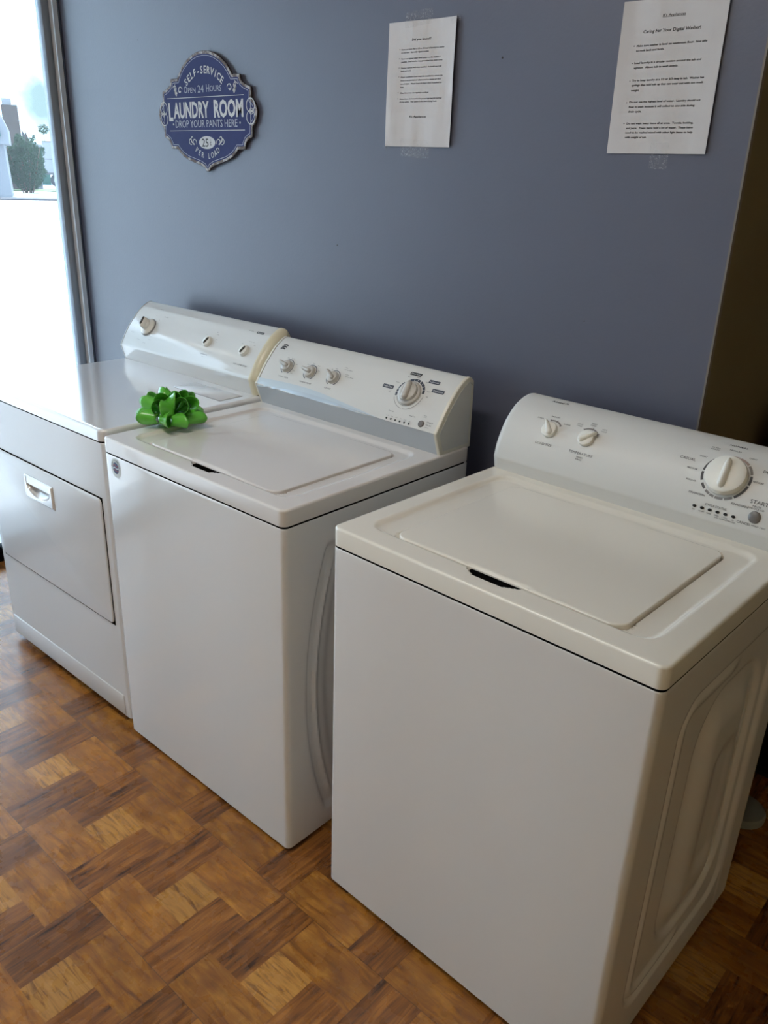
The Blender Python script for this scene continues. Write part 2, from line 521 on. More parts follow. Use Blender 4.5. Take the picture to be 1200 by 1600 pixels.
class Flat:
    """collects flat shapes in (a, b) coordinates and maps them on to a surface"""
    def __init__(self, mapper): self.secs, self.map = [], mapper; self.sec('lettering')
    def sec(self, name):
        self.V, self.F, self.I = [], [], []; self.secs.append((name, self.V, self.F, self.I))
    def add(self, V, F, x=0, y=0, rot=0.0, mi=0, lift=0.0):
        b = len(self.V); c, s = math.cos(rot), math.sin(rot)
        for p_ in V: self.V.append(self.map(x + p_[0] * c - p_[1] * s, y + p_[0] * s + p_[1] * c, lift))
        for f in F: self.F.append(tuple(i + b for i in f)); self.I.append(mi)
    def text(self, s, x, y, cap, rot=0.0, mi=0, lift=0.0, **k):
        V, F = text_vf(s, cap, **k); self.add(V, F, x, y, rot, mi, lift)
    def stroke(self, pts, w, mi=0, closed=False, lift=0.0, w1=None):
        n = len(pts); V, F = [], []
        for i, (x, y) in enumerate(pts):
            a = pts[(i - 1) % n] if (closed or i > 0) else pts[i]
            c = pts[(i + 1) % n] if (closed or i < n - 1) else pts[i]
            dx, dy = c[0] - a[0], c[1] - a[1]; l = math.hypot(dx, dy) or 1
            ww = w if w1 is None else w + (w1 - w) * i / (n - 1)
            nx, ny = -dy / l * ww / 2, dx / l * ww / 2
            V += [(x + nx, y + ny), (x - nx, y - ny)]
        for i in range(n if closed else n - 1):
            j = (i + 1) % n; F.append((2 * i, 2 * i + 1, 2 * j + 1, 2 * j))
        self.add(V, F, mi=mi, lift=lift)
    def arc(self, x, y, r, a0, a1, w, mi=0, n=24, lift=0.0):
        self.stroke([(x + r * math.cos(math.radians(a0 + (a1 - a0) * i / n)), y + r * math.sin(math.radians(a0 + (a1 - a0) * i / n))) for i in range(n + 1)], w, mi, lift=lift)
    def disc(self, x, y, rx, ry=None, mi=0, n=24, lift=0.0):
        ry = ry or rx
        self.add([(rx * math.cos(2 * PI * i / n), ry * math.sin(2 * PI * i / n)) for i in range(n)], [tuple(range(n))], x, y, mi=mi, lift=lift)
    def rect(self, x0, x1, y0, y1, mi=0, r=0.0, rot=0.0, lift=0.0):
        cx, cy = (x0 + x1) / 2, (y0 + y1) / 2
        P = rrect(x0 - cx, x1 - cx, y0 - cy, y1 - cy, r or 1e-4, 1, 1, 4)
        self.add(P, [tuple(range(len(P)))], cx, cy, rot, mi, lift)


def write_flat(fl, mats, parent):
    # printed ink has no volume; one mesh per printed mark or block of words
    out = None
    for name, V, F, I in fl.secs:
        if not F: continue
        me = bpy.data.meshes.new(name); me.from_pydata(V, [], F)
        for p_, i in zip(me.polygons, I): p_.material_index = i
        out = link(name, me, mats, parent)
    return out


# ---------------------------------------------------------------- room
XW = -0.406     # left end of the painted wall
XR = 2.134      # right end of the painted wall
CZ = 2.75
struct(boxes('floor', [(-0.56, 5.6, -6.1, 3.0, -0.12, 0.0)], M['floor']))
struct(boxes('ceiling', [(-0.7, 5.7, -6.2, 3.1, CZ, CZ + 0.12)], M['ceiling']))
struct(boxes('wall_back', [(XW, XR - 0.1, 0.0, 0.12, 0.0, CZ), (XR - 0.1, XR, 0.0, 0.003, 0, CZ)], M['wall_paint']))
struct(boxes('trim_1', [(XR - 0.0025, XR + 0.0015, -0.0012, 0.012, 0.0, CZ)], M['wall_edge']))   # lighter strip along the wall corner
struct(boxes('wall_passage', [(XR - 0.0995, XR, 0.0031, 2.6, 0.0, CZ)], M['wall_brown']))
struct(boxes('wall_rear', [(XR - 0.2, 5.6, 2.6, 2.7, 0.0, CZ)], M['dark_room']))
struct(boxes('wall_right', [(5.5, 5.6, -6.1, 2.6, 0.0, CZ)], M['wall_beige']))
struct(boxes('wall_front', [(-0.56, 5.6, -6.1, -6.0, 0.0, CZ)], M['wall_beige']))
struct(boxes('ceiling_canopy', [(-3.0, -0.63, -9.0, 6.0, 2.95, 3.15)], M['canopy']))
struct(boxes('wall_left', [(-0.398, -0.306, 0.001, 0.3, 0.0, CZ), (-0.52, -0.33, -6.2, -5.98, 0, CZ), (-0.46, -0.32, -6, 0, 2.62, CZ)], M['stucco']))
bpy.data.objects['wall_left'].data.transform(Matrix.Translation((-0.1, 0.0, 0)))
struct(boxes('baseboard_back', [(XW, XR, -0.008, -0.0002, 0.0, 0.10)], M['baseboard']))

# storefront window along the left side
wf = boxes('window_1', [(-0.500, -0.455, -0.045, 0.0, 0.0, 2.66)] +
           [(-0.500, -0.455, y - 0.025, y + 0.025, 0.0, 2.66) for y in (-1.72, -3.3, -4.9, -5.97)] +
           [(-0.500, -0.455, -6.0, 0.0, 2.60, 2.66)], M['alu_dark'], bevel=0.002)
struct(wf)
boxes('window_sill', [(-0.515, -0.450, -6.0, -0.045, 0.0, 0.055)], M['black_gap'], wf, bevel=0.002)
boxes('inner_jamb', [(-0.446, -0.417, -0.022, 0.0, 0.0, 2.66)], M['alu_warm'], wf, bevel=0.0015)
boxes('jamb_groove', [(-0.456, -0.445, -0.016, 0.0, 0.0, 2.66)], M['black_gap'], wf)
boxes('jamb_lip', [(-0.4172, -0.413, -0.024, 0.0, 0.0, 2.66)], M['alu'], wf)
boxes('caulk_joint', [(-0.413, -0.4055, -0.006, 0.0, 0.0, 2.66)], M['caulk'], wf)
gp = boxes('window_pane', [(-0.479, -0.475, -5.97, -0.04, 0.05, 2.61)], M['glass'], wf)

# ---------------------------------------------------------------- appliance helpers
def dense(P, n=10):
    """same curve as the layout: sharp kink at point 1, Catmull-Rom beyond"""
    out = [P[0]]
    for i in range(len(P) - 1):
        p0 = P[max(i - 1, 0)]; p1 = P[i]; p2 = P[i + 1]; p3 = P[min(i + 2, len(P) - 1)]
        if i == 1: p0 = (2 * p1[0] - p2[0], 2 * p1[1] - p2[1])
        if i == 0: p0 = p1; p3 = p2
        for k in range(1, n + 1):
            t = k / n
            out.append(tuple(.5 * (2 * p1[c] + (-p0[c] + p2[c]) * t + (2 * p0[c] - 5 * p1[c] + 4 * p2[c] - p3[c]) * t * t
                                   + (-p0[c] + 3 * p1[c] - 3 * p2[c] + p3[c]) * t ** 3) for c in (0, 1)))
    return out


PROFILE = {
    'dryer': [(.524, .916), (.510, .966), (.545, 1.023), (.59, 1.073), (.625, 1.097), (.645, 1.102), (.66, 1.09), (.668, 1.06), (.67, .916)],
    'silver': [(.520, .908), (.499, .968), (.535, 1.020), (.573, 1.062), (.600, 1.082), (.620, 1.090), (.634, 1.082), (.640, 1.06), (.641, .908)],
    'cream': [(.518, .916), (.5125, .945), (.522, .98), (.545, 1.022), (.578, 1.055), (.61, 1.071), (.64, 1.076), (.655, 1.068), (.662, 1.04), (.665, .916)],
}


def face_mapper(key):
    D = dense(PROFILE[key], 24); S = [0.0]
    for a, b in zip(D, D[1:]): S.append(S[-1] + math.hypot(b[0] - a[0], b[1] - a[1]))
    def frame(s):
        i = 0
        while i < len(S) - 2 and S[i + 1] < s: i += 1
        w = (s - S[i]) / (S[i + 1] - S[i]); a, b = D[i], D[i + 1]
        L = S[i + 1] - S[i]; t = ((b[0] - a[0]) / L, (b[1] - a[1]) / L)
        return a[0] + (b[0] - a[0]) * w, a[1] + (b[1] - a[1]) * w, t
    def m(u, s, lift=0.0):
        v, z, t = frame(s); o = 0.0005 + lift
        return (u, v - t[1] * o, z + t[0] * o)
    return m, frame


def loft_console(name, key, stations, material, parent, smooth_angle=50, grow=0.0, floor_z=None):
    """stations: list of (u, inset); the profile is offset inwards by inset at each station"""
    P = dense(PROFILE[key], 8); n = len(P)
    nor = []
    for i in range(n):
        a, b = P[max(i - 1, 0)], P[min(i + 1, n - 1)]; l = math.hypot(b[0] - a[0], b[1] - a[1])
        nor.append((-(b[1] - a[1]) / l, (b[0] - a[0]) / l))
    zb = P[0][1]; V = []
    for u, ins in stations:
        for (v, z), (nv, nz) in zip(P, nor):
            d = grow - ins
            V.append((u, v + nv * d, max(zb - 0.002, z + nz * d)))
    F = []
    k = len(stations)
    for r in range(k - 1):
        for i in range(n):
            j = (i + 1) % n
            F.append((r * n + i, r * n + j, (r + 1) * n + j, (r + 1) * n + i))
    F.append(tuple(range(n))); F.append(tuple((k - 1) * n + i for i in reversed(range(n))))
    return mk(name, V, F, material, parent, smooth=True, angle=smooth_angle)


def end_round(u_end, r, sgn, k=6):
    """stations rounding an end; sgn -1 left end, +1 right end"""
    st = []
    for i in range(k + 1):
        a = PI / 2 * i / k
        st.append((u_end - sgn * (r - r * math.sin(a)), r * (1 - math.cos(a))))
    return st


def knob_matrix(frame, u, s, rot, lift=0.0):
    v, z, t = frame(s)
    nrm = Vector((0, -t[1], t[0])); X = Vector((1, 0, 0)); Y = Vector((0, t[0], t[1]))
    Mx = Matrix((X, Y, nrm)).transposed().to_4x4()
    return Matrix.Translation(Vector((u, v, z)) + nrm * lift) @ Mx @ Matrix.Rotation(rot, 4, 'Z')


def lathe(prof, n=32):
    V = [(r * math.cos(2 * PI * i / n), r * math.sin(2 * PI * i / n), z) for r, z in prof for i in range(n)]
    return V, rings_faces(n, len(prof), closed_last=True, cap_first=True)


def blade(L0, L1, w, h, z0, tip=0.3, n=14):
    """tapered finger grip along x from -L0 to L1, rounded top"""
    V = []; sec = 8
    for i in range(n + 1):
        t = i / n; x = -L0 + (L0 + L1) * t
        e = math.sin(PI * min(1, (t + 0.04) / 0.18) / 2) * (math.sin(PI * min(1, (1.03 - t) / 0.2) / 2))
        ww = w * e * (1 - (1 - tip) * t); hh = h * (0.55 + 0.45 * e)
        for j in range(sec + 1):
            a = PI * j / sec
            V.append((x, ww * math.cos(a), z0 + hh * (math.sin(a) ** 0.6)))
    m = sec + 1; F = []
    for i in range(n):
        for j in range(sec): F.append((i * m + j, i * m + j + 1, (i + 1) * m + j + 1, (i + 1) * m + j))
    F.append(tuple(range(m))); F.append(tuple(n * m + j for j in reversed(range(m))))
    for i in range(n): F.append((i * m, (i + 1) * m, (i + 1) * m + sec, i * m + sec))
    return V, F


def add_knob(parent, frame, u, s, rot, r, h, grip_mat, disc_mat, bl, skirt=None, lift=0.0):
    prof = [(r, 0.0), (r, h * 0.7), (r * 0.97, h * 0.9), (r * 0.88, h), (r * 0.5, h * 1.04), (0.0005, h * 1.05)]
    if skirt: prof = [(skirt, 0), (skirt, 0.003), (skirt * 0.95, 0.005), (r, 0.0065)] + prof[1:]
    V, F = lathe(prof)
    k = mk('knob', V, F, disc_mat, parent, smooth=True, angle=40)
    k.matrix_basis = knob_matrix(frame, u, s, rot, lift)
    V, F = blade(*bl)
    mk('grip', V, F, grip_mat, k, smooth=True, angle=60)
    return k


def cabinet(name, W, D, z0, z1, r, material, parent, emboss=None, mats_hole=None, front=None):
    """box shell with a rounded top edge; side faces pressed by emboss(v, z)"""
    zs = [z0]; nrow = 150
    for i in range(1, nrow + 1): zs.append(z0 + (z1 - 0.004 - z0) * i / nrow)
    rows = [(z, 0) for z in zs] + [(z1 - 0.004 + 0.004 * math.sin(a), 0.004 * (1 - math.cos(a))) for a in (PI / 8, PI / 4, 3 * PI / 8, PI / 2)]
    V = []
    for z, ins in rows:
        for (x, y) in rrect(ins, W - ins, ins, D - ins, r, 4, 110, 6):
            if emboss and ins == 0:
                if abs(x - W) < 1e-4: x += emboss(y, z)
                elif abs(x) < 1e-4: x -= emboss(y, z)
            V.append((x, y, z))
    n = len(V) // len(rows)
    return mk(name, V, rings_faces(n, len(rows), closed_last=True, cap_first=True), material, parent, smooth=True, angle=45)


def gap_shade(name, x0, x1, y0, y1, z0, z1, r, parent):  # black plate between parts, puts in the shade of a gap
    P = rrect(x0, x1, y0, y1, r, 1, 1, 8); n_ = len(P)
    V = [(x, y, z0) for x, y in P] + [(x, y, z1) for x, y in P]
    return mk(name, V, rings_faces(n_, 2, closed_last=True, cap_first=True), M['black_gap'], parent)


def feet(W, D, z0, parent):
    for x in (0.07, W - 0.07):
        for y in (0.07, D - 0.07):
            V, F = lathe([(0.02, 0.0), (0.022, 0.004), (0.018, 0.010), (0.008, 0.012), (0.008, z0 + 0.03)], 20)
            f = mk('leveling_foot', [(a + x, b + y, c) for a, b, c in V], F, M['rubber'], parent, smooth=True)


def washer_height(lid, chan, notch, W, D, chan_d=0.006):
    lx0, lx1, ly0, ly1, lr = lid; cx0, cx1, cy0, cy1, cr = chan; n0, n1, nv = notch
    def h(x, y):
        z = -chan_d * sstep(0.0, 0.014, -sd_rr(x, y, cx0, cx1, cy0, cy1, cr))
        s = sd_rr(x, y, lx0, lx1, ly0, ly1, lr)
        z = z * (1 - sstep(0, .0015, -s)) + (-0.016) * sstep(0, .0015, -s)
        if n0 < x < n1 and nv < y < ly0 + 0.012:
            t = min((x - n0), (n1 - x)) / 0.03
            if y > ly0 - (ly0 - nv) * min(1, t): z = -0.045
        return z
    return h


INS = [0.008, 0.012, 0.018, 0.025, 0.032, 0.0355, 0.0368, 0.040, 0.044, 0.048, 0.051, 0.0522, 0.0536, 0.055, 0.058, 0.062, 0.066, 0.071,
       0.076, 0.082, 0.088, 0.094, 0.0975, 0.099, 0.1005, 0.102, 0.1035, 0.105, 0.1065, 0.110, 0.117, 0.125, 0.133, 0.140, 0.144, 0.148, 0.152,
       0.156, 0.160, 0.165, 0.170, 0.174, 0.1765, 0.178, 0.180, 0.183, 0.19, 0.21, 0.25, 0.29, 0.31]


def lid(name, x0, x1, y0, y1, r, zt, material, parent, notch):
    n0, n1 = notch
    def hf(x, y):
        z = 0.0012 * (1 - ((x - (x0 + x1) / 2) / ((x1 - x0) / 2)) ** 2)
        if n0 - 0.012 < x < n1 + 0.012 and y < y0 + 0.014:
            e = sstep(n0 - 0.012, n0 + 0.012, x) * (1 - sstep(n1 - 0.012, n1 + 0.012, x))
            z -= 0.006 * e * (1 - sstep(y0 + 0.004, y0 + 0.014, y))
        return z
    g = 0.0034
    return slab(name, x0 + g, x1 - g, y0 + g, y1 - g, r, zt - 0.014, zt + 0.0012, 0.0025,
                [0.004, 0.006, 0.008, 0.011, 0.014, 0.02, 0.05, 0.1, 0.15, 0.19], hf, material, parent, 90, 70)


hl = empty('added_ceiling_light', (1.35, -1.5, CZ), (0, 0, 0), 'added unseen ceiling fixture in front of the washers, brightens their tops', 'light')  # body for the added fill lamp, out of view
boxes('housing', [(-.64, .64, -.19, .19, -.072, 0.0)], M['alu'], hl, bevel=.004)
boxes('diffuser', [(-.61, .61, -.16, .16, -.078, -.072)], M['sticker_white'], hl)

# ================================================================ DRYER
W1, D1 = 0.7387, 0.67
dry = empty('clothes_dryer', (0.15791, -0.72592, 0), (0, -0.0006, 0.00443),
            'white front-door clothes dryer at the left end of the row by the window', 'dryer')
Z1, B1, ZT1 = 0.025, 0.8815, 0.9158
cab = cabinet('cabinet', W1, D1, Z1, B1, 0.012, M['dryer_front'], dry)
feet(W1, D1, Z1, dry)
gap_shade('top_gap_shade', 0.001, W1 - 0.001, 0.001, D1 - 0.01, B1 - 0.003, B1 + 0.0033, 0.016, dry)  # dark seam shade under the top, put in as a black plate
# top
def dryer_top(x, y):
    return 0.0
slab('top_panel', -0.0004, W1 + 0.0004, -0.0008, D1, 0.022, B1 + 0.0032, ZT1, 0.009,
     [0.012, 0.02, 0.0345, 0.036, 0.0375, 0.039, 0.045, 0.06, 0.1, 0.14, 0.17, 0.175, 0.177, 0.1785, 0.180, 0.182, 0.188, 0.2, 0.24, 0.262, 0.264, 0.266, 0.268, 0.27, 0.29, 0.33], dryer_top, M['dryer_white'], dry, 160, 130)
boxes('lint_lid_outline', [(0.4690, 0.7010, 0.4050, 0.4910, ZT1 - 0.002, ZT1 + 0.0003)], M['black_gap'], dry)  # black plate that shows as a dark outline around the lid
ls = boxes('lint_screen_lid', [(0.4705, 0.6995, 0.4065, 0.4895, ZT1 - 0.002, ZT1 + 0.0015)], M['dryer_white'], dry, bevel=0.001)
# door and its gap
gap_ = boxes('door_gap', [(0.033, 0.7065, -0.0012, 0.001, 0.333, 0.7225)], M['black_gap'], dry)
dv = rrect(0.036, 0.7035, 0.338, 0.7185, 0.014, 20, 20)
def plate_xz(name, P, y_back, y_front, fil, material, parent):
    loops = []
    cx = sum(p[0] for p in P) / len(P); cz = sum(p[1] for p in P) / len(P)
    hx = max(p[0] for p in P) - cx; hz = max(p[1] for p in P) - cz
    V = []
    L = [(0, y_back), (0, y_front + fil)] + [(fil * (1 - math.cos(a)), y_front + fil - fil * math.sin(a)) for a in (PI / 6, PI / 3, PI / 2)]
    for d, y in L:
        for x, z in P: V.append((cx + (x - cx) * (hx - d) / hx, y, cz + (z - cz) * (hz - d) / hz))
    return mk(name, V, rings_faces(len(P), len(L), closed_last=True, cap_first=True), material, parent, smooth=True, angle=50)
door = plate_xz('door', dv, 0.0008, -0.0055, 0.003, M['dryer_front'], dry)
# handle: bezel plate with a scooped pocket
def handle_mesh(parent):
    x0, x1, z0, z1 = 0.272, 0.440, 0.609, 0.681
    nx, nz = 84, 44; V = []; F = []
    cxh, ztop = 0.357, 0.655; a, b = 0.070, 0.032
    for j in range(nz + 1):
        for i in range(nx + 1):
            x = x0 + (x1 - x0) * i / nx; z = z0 + (z1 - z0) * j / nz
            y = -0.0105
            e = sd_rr(x, z, x0, x1, z0, z1, 0.003)
            y += 0.004 * (1 - sstep(0, 0.0035, -e))
            q = ((x - cxh) / a) ** 2 + ((z - ztop) / b) ** 2
            if z < ztop and q < 1: y += 0.001 + 0.036 * (1 - q) ** 0.45 * (1 - 0.72 * (ztop - z) / b)
            elif z >= ztop and abs(x - cxh) < a: y += 0.0008
            V.append((x, y, z))
    m = nx + 1
    for j in range(nz):
        for i in range(nx): F.append((j * m + i, j * m + i + 1, (j + 1) * m + i + 1, (j + 1) * m + i))
    h = mk('handle', V, F, M['dryer_white'], parent, smooth=True, angle=55)
    boxes('handle_rim', [(x0 - .001, x0 + .001, -0.0075, -0.004, z0, z1), (x1 - .001, x1 + .001, -0.0075, -0.004, z0, z1),
                         (x0, x1, -0.0075, -0.004, z0 - .001, z0 + .001), (x0, x1, -0.0075, -0.004, z1 - .001, z1 + .001)], M['dryer_white'], h)
def cut_box(ob, b):
    # opens a pocket in the sheet metal behind the handle
    v, f = box_vf(*b); me = bpy.data.meshes.new('cut'); me.from_pydata(v, [], f)
    bm = bmesh.new(); bm.from_mesh(me); bmesh.ops.recalc_face_normals(bm, faces=bm.faces); bm.to_mesh(me); bm.free()
    c = bpy.data.objects.new('cut', me); COL.objects.link(c)
    if ob.parent: c.parent = ob.parent if ob.parent.type == 'EMPTY' else ob.parent
    md = ob.modifiers.new('pocket', 'BOOLEAN'); md.operation = 'DIFFERENCE'; md.object = c; md.solver = 'EXACT'
    bpy.context.view_layer.update()
    dg = bpy.context.evaluated_depsgraph_get()
    nm = bpy.data.meshes.new_from_object(ob.evaluated_get(dg))
    ob.modifiers.clear(); ob.data = nm
    bpy.data.objects.remove(c)
for ob_ in (cab, door, gap_):
    cut_box(ob_, (0.280, 0.432, -0.02, 0.06, 0.619, 0.662))
handle_mesh(door)
# upper fascia seam, toe panel line
boxes('toe_panel', [(0.020, 0.712, -0.0032, 0.001, Z1 + 0.004, 0.0975)], M['dryer_front'], dry, bevel=0.0025)
# console
loft_console('console', 'dryer', [(0.012, 0.003), (0.0135, 0)] + [(0.012 + i * 0.0693, 0) for i in range(1, 10)] + [(0.7045, 0)], M['plastic_gloss'], dry)
loft_console('end_cap', 'dryer', end_round(0.004, 0.010, -1)[::-1] + [(0.0118, 0.0)], M['plastic_gloss'], dry, grow=0.0012)
c2 = loft_console('end_cap', 'dryer', [(0.705, 0.0)] + end_round(0.734, 0.022, 1), M['plastic_aged'], dry, grow=0.0012)
c2['label'] = 'yellowed cream end cap'
fm, fr = face_mapper('dryer')
boxes('console_gap_strip', [(0.012, 0.73, 0.526, 0.66, ZT1 - 0.001, ZT1 + 0.0012)], M['black_gap'], dry)  # black strip between console and top
# knobs: big timer dial and two small ones
V, F = lathe([(0.033, 0), (0.033, 0.002), (0.031, 0.003)], 40)
kb = mk('knob', V, F, M['ink_soft'], dry, smooth=True); kb.matrix_basis = knob_matrix(fr, 0.125, 0.135, 0)
V, F = lathe([(0.030, 0.003), (0.030, 0.006), (0.026, 0.010), (0.018, 0.013), (0.016, 0.020), (0.012, 0.022)], 40)
mk('dial', V, F, M['knob_white'], kb, smooth=True, angle=40)
V, F = blade(0.016, 0.022, 0.013, 0.030, 0.006, 0.7)
g = mk('grip', V, F, M['knob_white'], kb, smooth=True, angle=60); g.rotation_euler = (0, 0, math.radians(95))
V, F = blade(0.010, 0.020, 0.0045, 0.0065, 0.0325, 0.8)
g = mk('grip_inlay', V, F, M['knob_dark'], kb, smooth=True, angle=60); g.rotation_euler = (0, 0, math.radians(95))
for uu, ss in ((0.457, 0.134), (0.638, 0.133)):
    k = add_knob(dry, fr, uu, ss, 0, 0.0165, 0.010, M['knob_dark'], M['knob_white'], (0.0125, 0.0125, 0.0048, 0.007, 0.007, 0.9), skirt=0.0185)
    for ch in k.children: ch.rotation_euler = (0, 0, math.radians(66))
f = Flat(fm)
f.sec('timer_markings'); f.text('DELICATE', 0.129, 0.213, 0.0032, mi=1, fit=0.020)
f.text('Timed Dry', 0.184, 0.186, 0.0034, mi=1, fit=0.022)
f.sec('timer_numbers')
for (s_, a_, b_) in (('40', .045, .150), ('50', .047, .137), ('60', .050, .122), ('Cool Down', .052, .105), ('Auto Dry', .046, .165), ('20', .158, .17), ('30', .162, .155), ('Off', .128, .185), ('Press Care', .138, .078), ('More Dry', .10, .085), ('Less Dry', .16, .093)):
    f.sec('timer_number'); f.text(s_, a_, b_, 0.0026, mi=2)
f.sec('temperature_markings'); f.text('TEMPERATURE', 0.464, 0.091, 0.0034, mi=1, fit=0.036); f.text('fabric care', 0.464, 0.084, 0.0022, mi=2)
f.text('High', .475, .174, .0026, mi=1); f.text('Medium', .483, .166, .0026, mi=1); f.text('Low', .492, .148, .0026, mi=1); f.text('Air', .498, .140, .0026, mi=1); f.text('Off', .432, .158, .0024, mi=1)
f.sec('start_markings'); f.text('PUSH to START DRYER', 0.647, 0.087, 0.0042, mi=0, fit=0.062)
f.text('End of Cycle Signal', .646, .168, .0024, mi=2); f.text('Start', .668, .158, .0028, mi=1); f.text('On', .612, .156, .0024, mi=1)
f.sec('heavy_duty_lettering'); f.text('HEAVY DUTY', 0.612, 0.206, 0.0026, mi=1)
f.sec('brand_badge'); f.rect(0.640, 0.672, 0.2005, 0.2085, mi=0, r=.001); f.text('Kenmore', .656, .2045, .0042, mi=3, fit=.026, lift=.0003, bold=.03, shear=.2)
write_flat(f, [M['ink'], M['ink_grey'], M['ink_soft'], M['ink_light']], dry)

# ================================================================ WASHER WITH SILVER BAND (middle)
WW = 0.686
def emb_mid(v, z):
    R = 1.096; d = math.hypot(v - (0.059 + R), z - 0.43) - R       # negative inside the big arc
    e = -0.007 * sstep(0, 0.010, -d) * (1 - sstep(0.35, 0.375, abs(z - 0.43)))
    e += 0.006 * sstep(0.026, 0.032, -d) * (1 - sstep(0.036, 0.046, -d)) * (1 - sstep(0.30, 0.36, abs(z - 0.43)))
    e -= 0.006 * sstep(0.055, 0.085, -d) * (1 - sstep(0.26, 0.34, abs(z - 0.43)))
    if v > 0.56: e *= 1 - sstep(0.56, 0.6, v)
    return e
mid = empty('clothes_washer', (0.91269, -0.73305, 0), (0, 0.0045, 0.00445),
            'white top-loading washer with silver console band, between the dryer and the cream washer', 'washer', 'top-loading washers in the row')
D2 = 0.638; ZT2, B2, Z2 = 0.9098, 0.8690, 0.012
cab2 = cabinet('cabinet', WW, D2, Z2, B2, 0.014, M['enamel_white'], mid, emb_mid)
feet(WW, D2, Z2, mid)
LID2 = (0.112, 0.598, 0.054, 0.458, 0.030)
slab('top_deck', -0.0004, WW + 0.0004, -0.0008, D2, 0.016, B2 + 0.0036, ZT2, 0.005, [d for d in INS],
     washer_height(LID2, (0.048, 0.640, 0.048, 0.492, 0.040), (0.305, 0.425, 0.034), WW, D2), M['deck_white'], mid)
boxes('notch_shade', [(0.316, 0.416, 0.0368, 0.057, ZT2 - 0.030, ZT2 - 0.0045)], M['black_gap'], mid)  # black block stands in for the shade inside the lid notch
lid('lid', *LID2[:4], 0.028, ZT2 - 0.002, M['deck_white'], mid, (0.305, 0.425))
gap_shade('deck_gap_shade', 0.001, WW - 0.001, 0.001, D2 - 0.01, B2 - 0.003, B2 + 0.0037, 0.014, mid)  # black plate stands in for the shade below the deck edge
gap_shade('lid_gap_shade', 0.1155, 0.5945, 0.0575, 0.4545, ZT2 - 0.0158, ZT2 - 0.0125, 0.026, mid)  # black plate under the lid darkens its gap like shade
loft_console('console', 'silver', [(0.010, 0.003), (0.0115, 0)] + [(0.01 + i * 0.066, 0) for i in range(1, 10)] + [(0.6725, 0)], M['plastic_white'], mid)
loft_console('end_cap', 'silver', [(0.003, 0.0015), (0.0035, 0.0), (0.0098, 0.0)], M['plastic_cream'], mid, grow=0.001)
loft_console('end_cap', 'silver', [(0.6726, 0.0), (0.6800, 0.0), (0.6812, 0.0012), (0.6816, 0.003)], M['plastic_cream'], mid, grow=0.0014)
# side panel raised field on the right end
def profile_plate(name, key, u0, u1, ins, material, parent):
    P = dense(PROFILE[key], 8); n = len(P); V = []
    for u in (u0, u1):
        for i, (v, z) in enumerate(P):
            a, b = P[max(i - 1, 0)], P[min(i + 1, n - 1)]; l = math.hypot(b[0] - a[0], b[1] - a[1])
            V.append((u, v + (b[1] - a[1]) / l * ins, max(P[0][1] + ins, z - (b[0] - a[0]) / l * ins)))
    F = [(i, (i + 1) % n, n + (i + 1) % n, n + i) for i in range(n)] + [tuple(range(n)), tuple(n + i for i in reversed(range(n)))]
    return mk(name, V, F, material, parent, smooth=True, angle=30)
profile_plate('side_panel', 'silver', 0.681, 0.6826, 0.011, M['plastic_white'], mid)
boxes('console_gap_strip', [(0.01, 0.675, 0.522, 0.635, ZT2 - 0.002, ZT2 + 0.0012)], M['black_gap'], mid)  # black strip where the console meets the deck
fm2, fr2 = face_mapper('silver')
def strip(fn_lo, fn_hi, u0, u1, n, k, mapper, lift):
    V, F = [], []
    for i in range(n + 1):
        u = u0 + (u1 - u0) * i / n
        for j in range(k + 1):
            s = fn_lo(u) + (fn_hi(u) - fn_lo(u)) * j / k; V.append(mapper(u, s, lift))
    m_ = k + 1
    for i in range(n):
        for j in range(k): F.append((i * m_ + j, (i + 1) * m_ + j, (i + 1) * m_ + j + 1, i * m_ + j + 1))
    return V, F
def interp(pts):
    def g_(x):
        if x <= pts[0][0]: return pts[0][1]
        for (a, b), (c, d) in zip(pts, pts[1:]):
            if x <= c:
                return b + (d - b) * (x - a) / (c - a)
        return pts[-1][1]
    return g_
def sm(pts):
    g_ = interp(pts)
    return lambda x: (g_(x - .03) + g_(x - .015) + g_(x) + g_(x + .015) + g_(x + .03)) / 5
s_hi = sm([(0, .054), (.08, .069), (.15, .075), (.205, .0765), (.28, .0755), (.357, .071), (.42, .0665), (.492, .0635), (.68, .0635)])
V, F = strip(lambda u: 0.001, s_hi, 0.0102, 0.6724, 90, 12, fm2, 0.0003)
mk('silver_band', V, F, M['silver'], mid, smooth=True, angle=30)
w_hi = sm([(0, .083), (.1, .089), (.195, .091), (.26, .088), (.315, .0825), (.405, .0735), (.48, .0645), (.49, .0636)])
V, F = strip(s_hi, w_hi, 0.0102, 0.487, 80, 3, fm2, 0.0004)
mk('accent_swoosh', V, F, M['accent_blue'], mid, smooth=True, angle=30)

